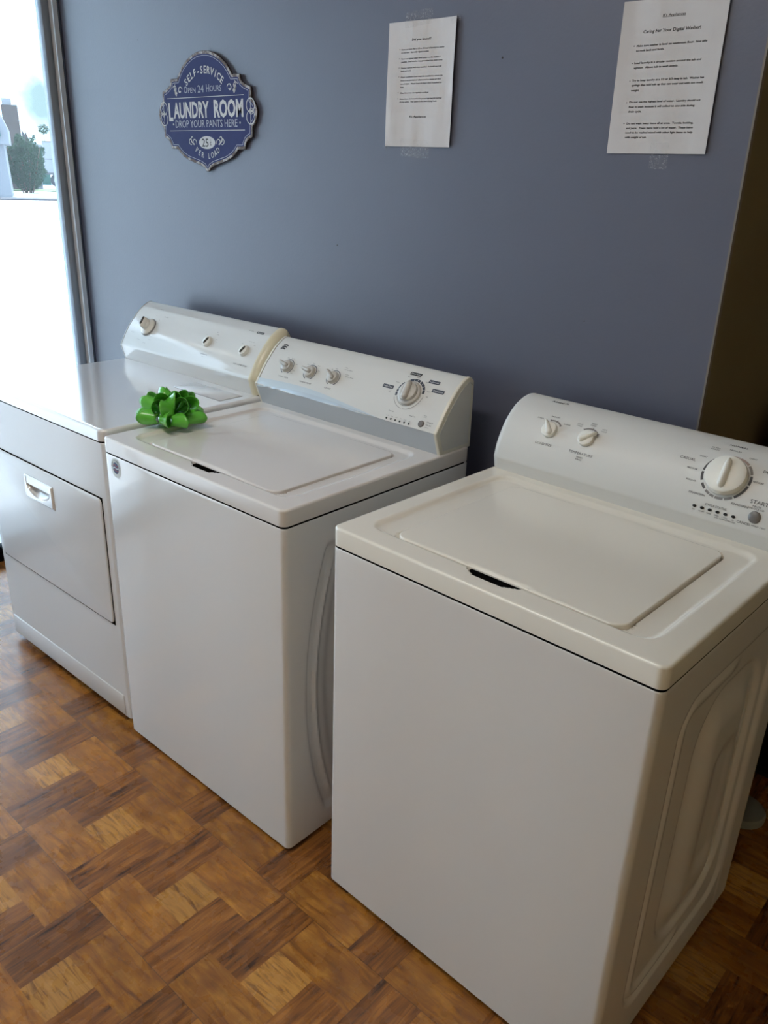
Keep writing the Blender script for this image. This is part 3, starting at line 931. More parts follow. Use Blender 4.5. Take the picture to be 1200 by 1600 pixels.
f = Flat(fm2)
def option_ring(f, u, s, r, mi_ring, opts, tick=True, lab=0.0027, mi_t=1):
    f.sec('option_markings'); f.arc(u, s, r, -62, 250, 0.0022, mi=mi_ring)
    for a, tx, al in opts:
        c_, s_ = math.cos(math.radians(a)), math.sin(math.radians(a))
        V_, F_ = text_vf(tx, lab, align=al); f.add(V_, F_, u + c_ * (r + .006), s + s_ * (r + .006), mi=mi_t)
option_ring(f, .098, .137, .0225, 0, [(110, 'Small', 'RIGHT'), (78, 'Medium', 'CENTER'), (28, 'Large', 'LEFT'), (-15, 'Extra', 'LEFT'), (-35, 'Large', 'LEFT')])
option_ring(f, .192, .137, .0225, 0, [(130, 'Cold', 'RIGHT'), (95, 'Cool', 'CENTER'), (60, 'Warm', 'LEFT'), (20, 'Hot', 'LEFT')])
option_ring(f, .283, .138, .0225, 0, [(100, 'Cold', 'CENTER'), (125, 'Off', 'RIGHT')])
for (s_, a_, b_) in (('1st Rinse', .302, .176), ('with Fabric Softener', .305, .170), ('2nd Rinse', .318, .156), ('with Fabric Softener', .321, .150)):
    f.text(s_, a_, b_, .0026, mi=1, align='LEFT')
f.sec('knob_title'); f.text('LOAD SIZE', .101, .104, .0042, mi=1, fit=.042); f.sec('knob_title'); f.text('WASH TEMP', .193, .104, .0042, mi=1, fit=.047); f.sec('knob_title'); f.text('RINSE', .281, .105, .0042, mi=1, fit=.024)
# stylised brand mark: stacked dark bars
f.sec('brand_mark')
for i, (x0_, x1_) in enumerate(((.033, .053), (.032, .052), (.031, .050))):
    y_ = .202 - i * .0068
    f.stroke([(x0_, y_ - .001), ((x0_ + x1_) / 2, y_ + .0022), (x1_, y_ - .0002)], .0045, mi=2)
# dial ring and cycle tags
du, ds = .550, .148
f.sec('dial_markings'); f.arc(du, ds, .040, 10, 68, .0075, mi=0); f.arc(du, ds, .040, 72, 118, .0075, mi=0); f.arc(du, ds, .040, 140, 200, .0062, mi=0)
f.arc(du, ds, .0445, -90, 0, .0009, mi=1); f.arc(du, ds, .0445, 205, 265, .0009, mi=1); f.arc(du, ds, .036, 205, 360, .0008, mi=1)
for a_ in (25, 40, 55, 85, 100, 155, 170, 185):
    c_, s_ = math.cos(math.radians(a_)), math.sin(math.radians(a_)); f.stroke([(du + c_ * .0365, ds + s_ * .0365), (du + c_ * .0435, ds + s_ * .0435)], .0011, mi=3, lift=.0003)
for (tx, a_, b_, w_, d_) in (('Normal', .535, .206, .037, 2), ('Casual', .603, .194, .034, 0), ('Delicates', .629, .171, .038, 0), ('Heavy Duty', .475, .153, .036, 0)):
    f.sec('cycle_tag'); f.rect(a_ - w_ / 2, a_ + w_ / 2, b_ - .0052, b_ + .0052, mi=d_, r=.002)
    f.text(tx, a_, b_, .0046, mi=3, fit=w_ * .8, lift=.0004)
f.sec('cycle_lettering')
for (tx, a_, b_) in (('Heavy', .520, .194), ('Regular', .550, .197), ('Light', .582, .190), ('Regular', .497, .171), ('Light', .487, .141), ('Regular', .603, .165), ('Light', .606, .150)): f.sec('cycle_word'); f.text(tx, a_, b_, .0026, mi=1)
f.text('Drain/Spin', .521, .091, .0030, mi=1); f.sec('cycle_word'); f.text('Rinse/Spin', .590, .092, .0034, mi=1)
for i, tx in enumerate(('Sensing', 'Wash', 'Rinse', 'Spin', 'Cycle', 'Lid')): f.sec('status_word'); f.text(tx, .515 + i * .0148, .078, .0020, mi=1)
f.text('Complete', .574, .0755, .0016, mi=1); f.text('Locked', .589, .0755, .0016, mi=1)
f.sec('start_lettering'); f.text('START', .6395, .0865, .0042, mi=1, align='LEFT', fit=.019); f.text('PAUSE', .6395, .0798, .0036, mi=1, align='LEFT', fit=.017); f.text('Hold 3 sec', .6395, .0735, .0020, mi=1, align='LEFT')
f.sec('cancel_lettering'); f.text('Cancel', .627, .1015, .0024, mi=1); f.text('Hold 3 Sec', .627, .0975, .0020, mi=1)
write_flat(f, [M['ink_navy'], M['ink_grey'], M['ink'], M['ink_light']], mid)
for (uu, ss, rr_) in ((.098, .137, 168), (.192, .137, 172), (.283, .138, 150)):
    add_knob(mid, fr2, uu, ss, math.radians(rr_), .0165, .011, M['knob_grey'], M['knob_grey'], (.0125, .0275, .0068, .013, .007, .75), skirt=.0185)
k = add_knob(mid, fr2, du, ds, math.radians(98), .0265, .016, M['knob_grey'], M['knob_grey'], (.026, .027, .0105, .014, .012, .9), skirt=.0335)
for i in range(6):
    V, F = lathe([(.0026, 0), (.0026, .0008), (.0018, .0013)], 16)
    o = mk('indicator_light', V, F, M['led_black'], mid, smooth=True); o.matrix_basis = knob_matrix(fr2, .515 + i * .0148, .0705, 0, .0003)
V, F = lathe([(.0085, 0), (.0085, .002), (.0075, .0032), (.0005, .0036)], 28)
o = mk('push_button', V, F, M['button_grey'], mid, smooth=True); o.matrix_basis = knob_matrix(fr2, .625, .079, 0)
# round sticker on the front
def front_map(a, b, lift=0.0): return (a, -0.0006 - lift, b)
f = Flat(front_map)
sx, sz = .0525, .8375
f.sec('round_sticker'); f.disc(sx, sz, .0225, .0262, mi=0, n=40)
f.disc(sx, sz, .0135, .0155, mi=1, n=30, lift=.0002)
for i in range(3):
    zc = sz + .006 - i * .0065
    f.stroke([(sx - .012, zc - .001), (sx - .004, zc + .0025), (sx + .004, zc - .001), (sx + .0125, zc + .0012)], .0028, mi=2 if i != 1 else 0, lift=.0004)
tx = 'MADE IN AMERICA'
for i, ch_ in enumerate(tx):
    if ch_ == ' ': continue
    a_ = math.radians(170 - i * 160 / (len(tx) - 1))
    V_, F_ = text_vf(ch_, .0042, bold=.03); f.add(V_, F_, sx + .0178 * math.cos(a_), sz + .0205 * math.sin(a_), rot=a_ - PI / 2, mi=3, lift=.0003)
st = write_flat(f, [M['sticker_white'], M['print_blue'], M['print_red'], M['ink']], cab2)
st['label'] = 'round white sticker with red and blue flag'

# ================================================================ CREAM WASHER (right)
def emb_right(v, z):
    s1 = sd_rr(v, z, .098, .545, .095, .800, .07)
    e = -0.006 * sstep(0, .010, -s1)
    e += 0.0045 * sstep(.014, .022, -s1) * (1 - sstep(.030, .045, -s1)) * (1 - sstep(.30, .36, v))
    s2 = sd_rr(v, z, .205, .510, .150, .745, .11)
    e += -0.007 * sstep(0, .016, -s2) + 0.013 * sstep(.016, .10, -s2)
    s3 = sd_rr(v, z, .31, .45, .26, .60, .06)
    e += -0.006 * sstep(0, .05, -s3)
    e += 0.003 * (1 - sstep(.0, .004, abs(v - .555)))
    return e
rgt = empty('clothes_washer', (1.73309, -0.72340, 0), (0, 0.0044, -0.01907),
            'cream top-loading washer nearest the camera, at the right end of the row', 'washer', 'top-loading washers in the row')
D3 = 0.643; ZT3, B3, Z3 = 0.9163, 0.8745, 0.018
cab3 = cabinet('cabinet', WW, D3, Z3, B3, 0.014, M['enamel_cream'], rgt, emb_right)
feet(WW, D3, Z3, rgt)
LID3 = (0.104, 0.588, 0.054, 0.460, 0.030)
slab('top_deck', -0.0004, WW + 0.0004, -0.0008, D3, 0.016, B3 + 0.0036, ZT3, 0.005, [d for d in INS],
     washer_height(LID3, (0.042, 0.640, 0.048, 0.492, 0.040), (0.284, 0.408, 0.034), WW, D3), M['deck_cream'], rgt)
boxes('notch_shade', [(0.294, 0.398, 0.0368, 0.057, ZT3 - 0.030, ZT3 - 0.0045)], M['black_gap'], rgt)  # shade of the hand notch, put in as a black block
lid('lid', *LID3[:4], 0.028, ZT3 - 0.002, M['deck_cream'], rgt, (0.284, 0.408))
gap_shade('deck_gap_shade', 0.001, WW - 0.001, 0.001, D3 - 0.01, B3 - 0.003, B3 + 0.0037, 0.014, rgt)  # seam shade below the deck, added as a black plate
gap_shade('lid_gap_shade', 0.1075, 0.5845, 0.0575, 0.4565, ZT3 - 0.0158, ZT3 - 0.0125, 0.026, rgt)  # shade of the lid gap, added as a black plate
st3 = end_round(-0.003, 0.020, -1, 9)[::-1] + [(0.03 + i * 0.0626, 0) for i in range(1, 10)] + end_round(0.686, 0.020, 1, 9)
loft_console('console', 'cream', st3, M['plastic_white'], rgt, smooth_angle=60)
boxes('console_gap_strip', [(0.02, 0.665, 0.521, 0.65, ZT3 - 0.002, ZT3 + 0.0008)], M['black_gap'], rgt)  # black strip under the console front
fm3, fr3 = face_mapper('cream')
f = Flat(fm3)
f.sec('brand_lettering'); f.text('Admiral', .098, .2065, .0062, mi=0, fit=.030, bold=.04)
f.stroke([(.1165, .2035), (.1185, .2105)], .0012, mi=0); f.rect(.1190, .1235, .2062, .2105, mi=0, rot=.1)
f.sec('load_size_markings'); f.arc(.125, .121, .0255, 38, 112, .0036, mi=2)
for a_ in (112, 75, 38):
    c_, s_ = math.cos(math.radians(a_)), math.sin(math.radians(a_)); f.stroke([(.125 + c_ * .023, .121 + s_ * .023), (.125 + c_ * .029, .121 + s_ * .029)], .0013, mi=0)
for t_, a_, b_, w_ in (('SMALL', .089, .1455, .017), ('MEDIUM', .122, .1565, .021), ('LARGE', .158, .1445, .016)): f.text(t_, a_, b_, .0034, mi=1, fit=w_)
f.sec('knob_title'); f.text('LOAD SIZE', .124, .0875, .0052, mi=1, fit=.042)
f.sec('temperature_markings'); f.arc(.217, .123, .0255, 38, 128, .0036, mi=2)
for a_ in (128, 83, 38):
    c_, s_ = math.cos(math.radians(a_)), math.sin(math.radians(a_)); f.stroke([(.217 + c_ * .023, .123 + s_ * .023), (.217 + c_ * .029, .123 + s_ * .029)], .0013, mi=0)
for t_, a_, b_ in (('COLD', .186, .1545), ('COLD', .186, .1495), ('WARM', .216, .1635), ('COLD', .216, .1585), ('HOT', .246, .1545), ('COLD', .246, .1495)): f.text(t_, a_, b_, .0032, mi=1, fit=.0135 if t_ != 'HOT' else .011)
f.sec('knob_title'); f.text('TEMPERATURE', .218, .088, .0055, mi=1, fit=.058); f.text('WASH', .218, .0795, .0034, mi=1, fit=.015); f.text('RINSE', .218, .0745, .0034, mi=1, fit=.015)
du3, ds3 = .525, .121; f.sec('dial_markings')
for a0, a1, m_ in ((50, 78, 4), (80, 103, 4), (106, 128, 2), (20, 46, 2), (-8, 16, 3), (-52, -11, 3), (-75, -56, 2), (-98, -78, 2), (140, 178, 3), (182, 205, 3), (212, 228, 3), (233, 246, 2), (-112, -101, 2)):
    f.arc(du3, ds3, .0455, a0, a1, .0048, mi=m_, n=10)
f.sec('cycle_lettering')
for t_, a_, b_, h_, w_ in (('NORMAL', .517, .199, .0056, .036), ('EXTRA', .480, .1795, .0034, .017), ('HEAVY', .480, .1745, .0034, .017), ('REGULAR', .517, .1835, .0036, .023),
                           ('LIGHT', .556, .173, .0036, .015), ('CASUAL', .440, .1385, .0056, .032), ('LIGHT', .467, .151, .0036, .015), ('MEDIUM', .457, .120, .0034, .020),
                           ('REGULAR', .464, .0965, .0034, .020), ('DRAIN/SPIN', .484, .0735, .0040, .032), ('RINSE/SPIN', .568, .0735, .0040, .032), ('DELICATE', .604, .1505, .0056, .040),
                           ('REGULAR', .585, .125, .0034, .020), ('CYCLE STATUS', .527, .0585, .0042, .042), ('START', .601, .0875, .0072, .034), ('PAUSE', .599, .0795, .0034, .016),
                           ('UNLOCK LID', .599, .0750, .0034, .030), ('CANCEL', .585, .0435, .0048, .026), ('HOLD 3 SEC', .613, .0435, .0030, .026)):
    f.sec('cycle_word'); f.text(t_, a_, b_, h_, mi=1, fit=w_, bold=.012)
f.sec('status_lettering')
for i, (l1, l2) in enumerate((('FILL', ''), ('WASH', ''), ('RINSE', ''), ('FINAL', 'SPIN'), ('CYCLE', 'COMPLETE'), ('LID', 'LOCKED'))):
    f.sec('status_word'); f.text(l1, .487 + i * .0154, .0425, .0026, mi=1)
    if l2: f.text(l2, .487 + i * .0154, .0385, .0026, mi=1)
write_flat(f, [M['ink'], M['ink_grey'], M['ink_soft'], M['ink_grey'], mat('ink_rose', (0.36, 0.27, 0.24), 0.6)], rgt)
add_knob(rgt, fr3, .125, .121, math.radians(126), .0178, .0095, M['knob_white'], M['knob_white'], (.0150, .0245, .0085, .011, .006, .35))
add_knob(rgt, fr3, .217, .123, math.radians(36), .0182, .0095, M['knob_white'], M['knob_white'], (.0155, .0265, .0085, .011, .006, .35))
add_knob(rgt, fr3, du3, ds3, math.radians(93), .0395, .016, M['knob_white'], M['knob_white'], (.030, .031, .0080, .013, .014, .8))
for i in range(6):
    V, F = lathe([(.0040, 0), (.0040, .0008), (.0030, .0012)], 16)
    V = [(a, b * .72, c) for a, b, c in V]
    o = mk('indicator_light', V, F, M['led_black'], rgt, smooth=True); o.matrix_basis = knob_matrix(fr3, .487 + i * .0154, .0495, 0, .0003)
V, F = lathe([(.0115, 0), (.0115, .002), (.0100, .0034), (.0005, .004)], 28)
o = mk('push_button', V, F, M['button_grey'], rgt, smooth=True); o.matrix_basis = knob_matrix(fr3, .601, .0595, 0)

# ================================================================ WALL SIGN
sign = empty('wall_sign', (0.440, -0.010, 1.710), (0, 0, 0),
             'navy shaped LAUNDRY ROOM plaque with rusty white rim hung above the dryer', 'sign')
HALF = [(0.0, .1675), (.030, .1655), (.058, .158), (.086, .1455), (.111, .129), (.128, .112), (.139, .0975), (.158, .0975), (.1755, .0965), (.178, .085), (.185, .077), (.198, .070), (.2255, .061),
        (.2265, .045), (.2265, .0315), (.238, .024), (.247, .012), (.2525, -.004), (.250, -.020), (.242, -.034), (.2285, -.046), (.2285, -.060), (.2275, -.0745), (.212, -.079), (.200, -.086), (.194, -.095), (.192, -.1075), (.175, -.109), (.157, -.109),
        (.146, -.119), (.128, -.131), (.100, -.142), (.064, -.150), (.036, -.156), (.018, -.163), (.006, -.1745)]
OUT = HALF + [(-x, z) for x, z in reversed(HALF) if x > 0]
OUT = OUT[::-1]      # counter-clockwise
def inset(P, d):
    n = len(P); R_ = []
    for i in range(n):
        a, b, c = P[i - 1], P[i], P[(i + 1) % n]
        e1 = (b[0] - a[0], b[1] - a[1]); e2 = (c[0] - b[0], c[1] - b[1])
        l1 = math.hypot(*e1) or 1; l2 = math.hypot(*e2) or 1
        n1 = (-e1[1] / l1, e1[0] / l1); n2 = (-e2[1] / l2, e2[0] / l2)
        m_ = (n1[0] + n2[0], n1[1] + n2[1]); k_ = d / max(0.35, (1 + n1[0] * n2[0] + n1[1] * n2[1]))
        R_.append((b[0] + m_[0] * k_, b[1] + m_[1] * k_))
    return R_
area = sum(OUT[i][0] * OUT[(i + 1) % len(OUT)][1] - OUT[(i + 1) % len(OUT)][0] * OUT[i][1] for i in range(len(OUT)))
if area < 0: OUT = OUT[::-1]
n = len(OUT)
V = [(x, 0.004, z) for x, z in OUT] + [(x, 0.0, z) for x, z in OUT]
bk = mk('backing_plate', V, [(i, (i + 1) % n, n + (i + 1) % n, n + i) for i in range(n)] + [tuple(range(n)), tuple(n + i for i in reversed(range(n)))], M['sign_edge'], sign)
IN1, IN2, IN3, IN4, IN5 = inset(OUT, .0015), inset(OUT, .0085), inset(OUT, .0105), inset(OUT, .0125), inset(OUT, .0140)
def ring(name, A, B, y, material):
    V = [(x, y, z) for x, z in A] + [(x, y, z) for x, z in B]
    me = bpy.data.meshes.new(name); me.from_pydata(V, [], [(i, (i + 1) % n, n + (i + 1) % n, n + i) for i in range(n)])
    return link(name, me, material, sign)
ring('rusty_rim', IN1, IN2, -0.0012, M['sign_rim'])
me = bpy.data.meshes.new('face_panel'); me.from_pydata([(x, -0.0008, z) for x, z in IN2], [], [tuple(range(n))])
link('face_panel', me, M['sign_blue'], sign)
ring('border_line', IN4, IN5, -0.0014, M['sign_print_thin'])
f = Flat(lambda a, b, lift=0.0: (a, -0.0014 - lift, b))
def arc_text(f, s, cx, cy, r, a_mid, span, cap, mi, up=True, sx_=.8, bold=0.02):
    n_ = len(s)
    for i, ch_ in enumerate(s):
        if ch_ == ' ': continue
        t_ = (i / (n_ - 1) - .5) * span
        a_ = math.radians(a_mid - t_ if up else a_mid + t_)
        V_, F_ = text_vf(ch_, cap, sx=sx_, bold=bold)
        f.add(V_, F_, cx + r * math.cos(a_), cy + r * math.sin(a_), rot=(a_ - PI / 2) if up else (a_ + PI / 2), mi=mi)
f.sec('self_service_lettering'); arc_text(f, 'SELF-SERVICE', 0, -.030, .146, 90, 77, .020, 0, sx_=.95, bold=.03)
f.sec('open_hours_lettering'); f.text('O', -.096, .0635, .0205, mi=1, fit=.0165); f.text('PEN', -.0635, .0610, .0155, mi=1, fit=.039); f.text('24', -.0175, .0635, .0205, mi=1, fit=.031)
f.text('H', .0185, .0645, .0215, mi=1, fit=.0145); f.text('OURS', .0575, .0625, .0165, mi=1, fit=.057)
f.sec('divider_line'); f.stroke([(-.200, .0405), (.192, .0405)], .0017, mi=0)
f.sec('divider_line'); f.stroke([(-.193, -.0545), (.193, -.0545)], .0017, mi=0)
f.sec('laundry_room_lettering'); f.text('L', -.183, .0015, .050, mi=0, fit=.023, bold=.045); f.text('AUNDRY', -.0735, .0055, .044, mi=0, fit=.188, bold=.045)
f.text('ROOM', .1165, .0065, .046, mi=0, fit=.143, bold=.05)
f.sec('drop_pants_lettering'); f.text('DROP YOUR PANTS HERE', -.001, -.0345, .0215, mi=1, fit=.318, bold=.008)
f.disc(-.172, -.0355, .003, mi=0); f.disc(.171, -.0345, .003, mi=0)
f.sec('price_oval'); f.disc(.003, -.0895, .042, .0185, mi=0, n=40)
f.text('25', -.006, -.0895, .0235, mi=2, fit=.034, lift=.0004, bold=.02); f.text('c', .022, -.0895, .0145, mi=2, lift=.0004); f.stroke([(.022, -.099), (.022, -.079)], .0014, mi=2, lift=.0004)
f.sec('per_load_lettering'); arc_text(f, 'PER LOAD', .003, -.035, .0935, 270, 72, .0165, 0, up=False, sx_=.8, bold=.015)
write_flat(f, [M['sign_print'], M['sign_print_thin'], M['ink']], sign)
# scrollwork ornaments
f = Flat(lambda a, b, lift=0.0: (a, -0.0014 - lift, b))
def spiral(cx, cy, r0, r1, a0, a1, w0, w1, flip=1, n_=26):
    pts = [(cx + flip * (r0 + (r1 - r0) * i / n_) * math.cos(math.radians(a0 + (a1 - a0) * i / n_)), cy + (r0 + (r1 - r0) * i / n_) * math.sin(math.radians(a0 + (a1 - a0) * i / n_))) for i in range(n_ + 1)]
    f.stroke(pts, w0, mi=0, w1=w1)
for sgn in (1, -1):
    f.sec('scroll_ornament'); cx_ = sgn * .138
    spiral(cx_ - sgn * .012, .062, .012, .003, 170, -160, .002, .005, sgn); spiral(cx_ + sgn * .016, .066, .012, .003, 20, 330, .002, .005, sgn)
    spiral(cx_ + sgn * .002, .062, .022, .006, 60, -70, .002, .007, sgn); spiral(cx_ + sgn * .004, .066, .018, .004, -80, 60, .006, .002, sgn)
    f.sec('scroll_ornament'); cx_ = sgn * .070
    spiral(cx_ - sgn * .006, -.090, .013, .003, 200, -110, .002, .005, sgn); spiral(cx_ + sgn * .012, -.085, .011, .003, -120, 190, .002, .004, sgn)
    spiral(cx_ + sgn * .002, -.078, .012, .003, -100, 140, .005, .002, sgn)
    # side medallions: interlaced loops
    f.sec('side_medallion'); cx_ = sgn * .222
    f.arc(cx_, .012, .019, 0, 360, .0025, mi=0); f.arc(cx_, -.020, .019, 0, 360, .0025, mi=0)
    f.arc(cx_ + sgn * .003, -.004, .008, 0, 360, .0018, mi=0)
    f.stroke([(cx_ - .012, -.004), (cx_ + .014, -.004)], .0018, mi=0); f.stroke([(cx_, -.036), (cx_, .028)], .0018, mi=0)
write_flat(f, [M['sign_print']], sign)
boxes('hanging_spacer', [(-.02, .02, .004, .0099, .08, .12), (-.02, .02, .004, .0099, -.12, -.08)], M['sign_edge'], sign)

# small dents in the painted wall
wb = bpy.data.objects['wall_back']
for x_, z_, r_ in ((1.0187, 1.3529, .0026), (1.5443, 1.7988, .0030), (.078, 1.93, .002), (1.83, 1.245, .002), (.20, 1.42, .0015)):
    V, F = lathe([(r_, 0), (r_ * .7, .0008), (.0002, .0010)], 10)
    mk('wall_dent', [(x_ + a, -c, z_ + b * .8) for a, b, c in V], F, M['baseboard'], wb, smooth=True)

# ================================================================ PAPER NOTICES
def notice(name, x, z, rot, curl, label, lines, tape):
    t = empty(name, (x, 0, z), (0, -rot, 0), label, 'notice', 'paper notices taped to the wall')
    PW, PH = .2159, .2794
    def surf(a, b, lift=0.0):
        return (a, -(0.0015 + curl(a / PW, b / PH)) - lift, b)
    nx, nz = 36, 44
    V = [surf(PW * i / nx, PH * j / nz) for j in range(nz + 1) for i in range(nx + 1)]
    V += [(a, b + .00025, c) for a, b, c in V]
    m_ = nx + 1; o_ = m_ * (nz + 1); F = []
    for j in range(nz):
        for i in range(nx):
            q = (j * m_ + i, j * m_ + i + 1, (j + 1) * m_ + i + 1, (j + 1) * m_ + i)
            F.append(q); F.append(tuple(o_ + k_ for k_ in reversed(q)))
    for i in range(nx): F.append((i, o_ + i, o_ + i + 1, i + 1)); k_ = nz * m_; F.append((k_ + i, k_ + i + 1, o_ + k_ + i + 1, o_ + k_ + i))
    for j in range(nz): a, b = j * m_, (j + 1) * m_; F.append((a, b, o_ + b, o_ + a)); a += nx; b += nx; F.append((a, o_ + a, o_ + b, b))
    mk('paper_sheet', V, F, M['paper'], t, smooth=True, angle=50)
    f = Flat(lambda a, b, lift=0.0: surf(a, b, lift + .0003))
    for L in lines:
        kind = L[0]
        if kind == 'c': f.sec('heading_text'); _, s, u0, u1, w, cap, bold, sh = L; f.text(s, (u0 + u1) / 2, w, cap, fit=u1 - u0, bold=bold, shear=sh)
        if kind == 'l': _, s, u0, u1, w, cap, bold, sh = L; f.text(s, u0, w, cap, fit=u1 - u0, align='LEFT', bold=bold + .02, shear=sh)
        if kind == 'dot': f.sec('paragraph_text'); f.disc(L[1], L[2], .0010, n=10)
        if kind == 'line': f.stroke([(L[1], L[3]), (L[2], L[3])], .0006)
    write_flat(f, [M['ink']], t)
    rnd = random.Random(4)
    for (a, b, w, h, r_) in tape:
        nn = 10; V, F = [], []
        for j in range(nn + 1):
            for i in range(nn + 1):
                aa = (i / nn - .5) * w; bb = (j / nn - .5) * h
                X = a + aa * math.cos(r_) - bb * math.sin(r_); Z = b + aa * math.sin(r_) + bb * math.cos(r_)
                inside = 0 <= X <= PW and 0 <= Z <= PH
                y = surf(X, Z)[1] - .0004 if inside else -.0008
                V.append((X, y - abs(rnd.gauss(0, .0005)), Z))
        for j in range(nn):
            for i in range(nn): F.append((j * (nn + 1) + i, j * (nn + 1) + i + 1, (j + 1) * (nn + 1) + i + 1, (j + 1) * (nn + 1) + i))
        mk('clear_tape', V, F, M['tape'], t)
    return t


cA = lambda a, b: .002 + .007 * max(0, a - .72) ** 1.3 * (1.4 - abs(b - .55) * 1.2) * 4 + .0012 * math.sin(a * 19) * (1 - b) + .001 * math.sin(a * 9 + b * 5)
cB = lambda a, b: .0015 + .0035 * max(0, a - .80) ** 1.2 * 5 + .0006 * math.sin(a * 14 + b * 3) + .002 * max(0, .1 - a) * 10 * b
h_ = .0030
linesA = [('c', 'Did you know??', .0782, .1372, .2392, .0050, .03, .1),
 ('dot', .0385, .2197), ('l', 'Never put more than a 1/2 to 3/4 load of laundry in a washer', .0438, .1812, .2193, h_, .015, .15),
 ('l', 'at one time.  Especially digital models.', .0438, .1328, .2125, h_, .015, .15),
 ('dot', .0380, .1996), ('l', 'Never use highest water level option on the washer if', .0438, .1700, .1990, h_, .015, .15),
 ('l', 'possible.  Small articles may get sucked into drain pump.', .0438, .1777, .1922, h_, .015, .15),
 ('dot', .0380, .1797), ('l', 'Washer must be level once installed.  It should not rock', .0438, .1751, .1790, h_, .015, .15),
 ('l', 'back and forth.', .0438, .0793, .1723, h_, .015, .15),
 ('dot', .0380, .1595), ('l', 'Dryer ventilation hose must be installed to where the', .0438, .1806, .1588, h_, .015, .3),
 ('l', 'hose is not pinched or obstructed to lessen air flow', .0438, .1764, .1512, h_, .015, .3),
 ('l', 'out of dryer.  Watch hose for back dryer is pushed on', .0438, .1793, .1436, h_, .015, .3),
 ('l', 'hose.', .0438, .0553, .1366, h_, .015, .3),
 ('dot', .0380, .1237), ('l', 'Clean lint screen out regularly on dryer.', .0438, .1396, .1231, h_, .015, .15),
 ('dot', .0380, .1103), ('l', "Some dryers don't need to be put on high heat for normal", .0438, .1815, .1098, h_, .015, .15),
 ('l', 'drying option.  That option is for short drying loads.', .0438, .1674, .1033, h_, .015, .15),
 ('c', "R's Appliances", .0794, .1337, .0692, .0046, .03, .1)]
notice('paper_notice', 1.19538, 1.61327, -.0095, cA, 'white paper notice headed Did you know, taped to the wall above the middle washer', linesA,
       [(.095, .284, .085, .034, .08), (.100, -.004, .095, .042, -.05), (.006, .002, .024, .018, .7), (.209, .274, .022, .018, .6)])
q_ = .0036
linesB = [('c', "R's Appliances", .0860, .1320, .2494, .0042, .012, .05), ('line', .0855, .1322, .2462),
 ('c', 'Caring For Your Digital Washer!', .0483, .1667, .2238, .0058, .025, .05),
 ('dot', .0322, .1995), ('l', 'Make sure washer is level on washroom floor.  Not able', .0374, .1840, .1995, q_, .02, .03), ('l', 'to rock back and forth.', .0374, .0980, .1909, q_, .02, .03),
 ('dot', .0326, .1682), ('l', 'Load laundry in a circular motion around the tub and', .0374, .1771, .1688, q_, .02, .03), ('l', 'agitator.  Allows tub to wash evenly.', .0374, .1316, .1602, q_, .02, .03),
 ('dot', .0326, .1363), ('l', 'Try to keep laundry at a 1/2 or 2/3 deep in tub.  Washer has', .0374, .1889, .1371, q_, .02, .03), ('l', 'springs that hold tub up that can wear out with too much', .0374, .1882, .1285, q_, .02, .03), ('l', 'weight.', .0374, .0559, .1190, q_, .02, .03),
 ('dot', .0318, .0963), ('l', 'Do not use the highest level of water.  Laundry should not', .0374, .1889, .0975, q_, .02, .03), ('l', 'float in wash because it will collect to one side during', .0374, .1781, .0883, q_, .02, .03), ('l', 'drain cycle.', .0374, .0669, .0797, q_, .02, .03),
 ('dot', .0318, .0570), ('l', 'Do not wash heavy items all at once.  Towels, bedding,', .0374, .1807, .0572, q_, .02, .03), ('l', 'and jeans.  These items hold a lot of water.  These items', .0374, .1817, .0486, q_, .02, .03),
 ('l', 'need to be washed mixed with other light items to help', .0374, .1823, .0401, q_, .02, .03), ('l', 'with weight of tub.', .0374, .0859, .0311, q_, .02, .03)]
notice('paper_notice', 1.83643, 1.60168, .0009, cB, 'white paper notice headed Caring For Your Digital Washer, taped above the cream washer', linesB,
       [(.118, -.004, .040, .050, 0.0)])

# ================================================================ GIFT BOW
bow = empty('gift_bow', (0.950, -0.548, 0.9175), (0, 0, 0.3), 'shiny green ribbon gift bow resting across the dryer and middle washer tops', 'bow')
rb = random.Random(11)
def loop_mesh(L, w, elev, az, twist, z0, fat):
    n_, k_ = 26, 6; V = []; F = []; sgn_ = 1 if twist > 0 else -1
    d = Vector((math.cos(az) * math.cos(elev), math.sin(az) * math.cos(elev), math.sin(elev)))
    side = Vector((-math.sin(az), math.cos(az), 0)); up = d.cross(side) * -1
    if up.z < 0: up = -up
    for i in range(n_ + 1):
        t = i / n_; a = PI * t
        x = L * (1 - abs(2 * t - 1) ** 1.7); y = -fat * math.sin(2 * PI * t) * (1.0 if t < .5 else 1.0) 
        c = d * x + up * y + Vector((0, 0, z0))
        th = twist * (t - 0.5) * 2
        wd = side * math.cos(th) + up * math.sin(th)
        sk = d * (math.sin(a) ** 2) * sgn_
        ww = w * (0.40 + 0.60 * math.sin(a) ** .6)
        for j in range(k_ + 1):
            q = j / k_ - .5
            V.append(c + wd * (ww * q) + sk * (w * q * 1.15))
    m_ = k_ + 1
    for i in range(n_):
        for j in range(k_): F.append((i * m_ + j, i * m_ + j + 1, (i + 1) * m_ + j + 1, (i + 1) * m_ + j))
    # give the ribbon its thickness
    return V, F
def add_loops(cnt, L, w, el, z0, fat, ph):
    for i in range(cnt):
        az = ph + 2 * PI * i / cnt + rb.uniform(-.12, .12)
        tw = rb.choice((-1, 1)) * rb.uniform(.35, .8)
        V, F = loop_mesh(L * rb.uniform(.92, 1.06), w, el + rb.uniform(-.08, .08), az, tw, z0, fat)
        V = [Vector((v.x, v.y, max(v.z, 0.0012))) for v in V]
        o = mk('ribbon_loop', V, F, M['ribbon'], bow, smooth=True, angle=45)
        md = o.modifiers.new('thickness', 'SOLIDIFY'); md.thickness = 0.0007
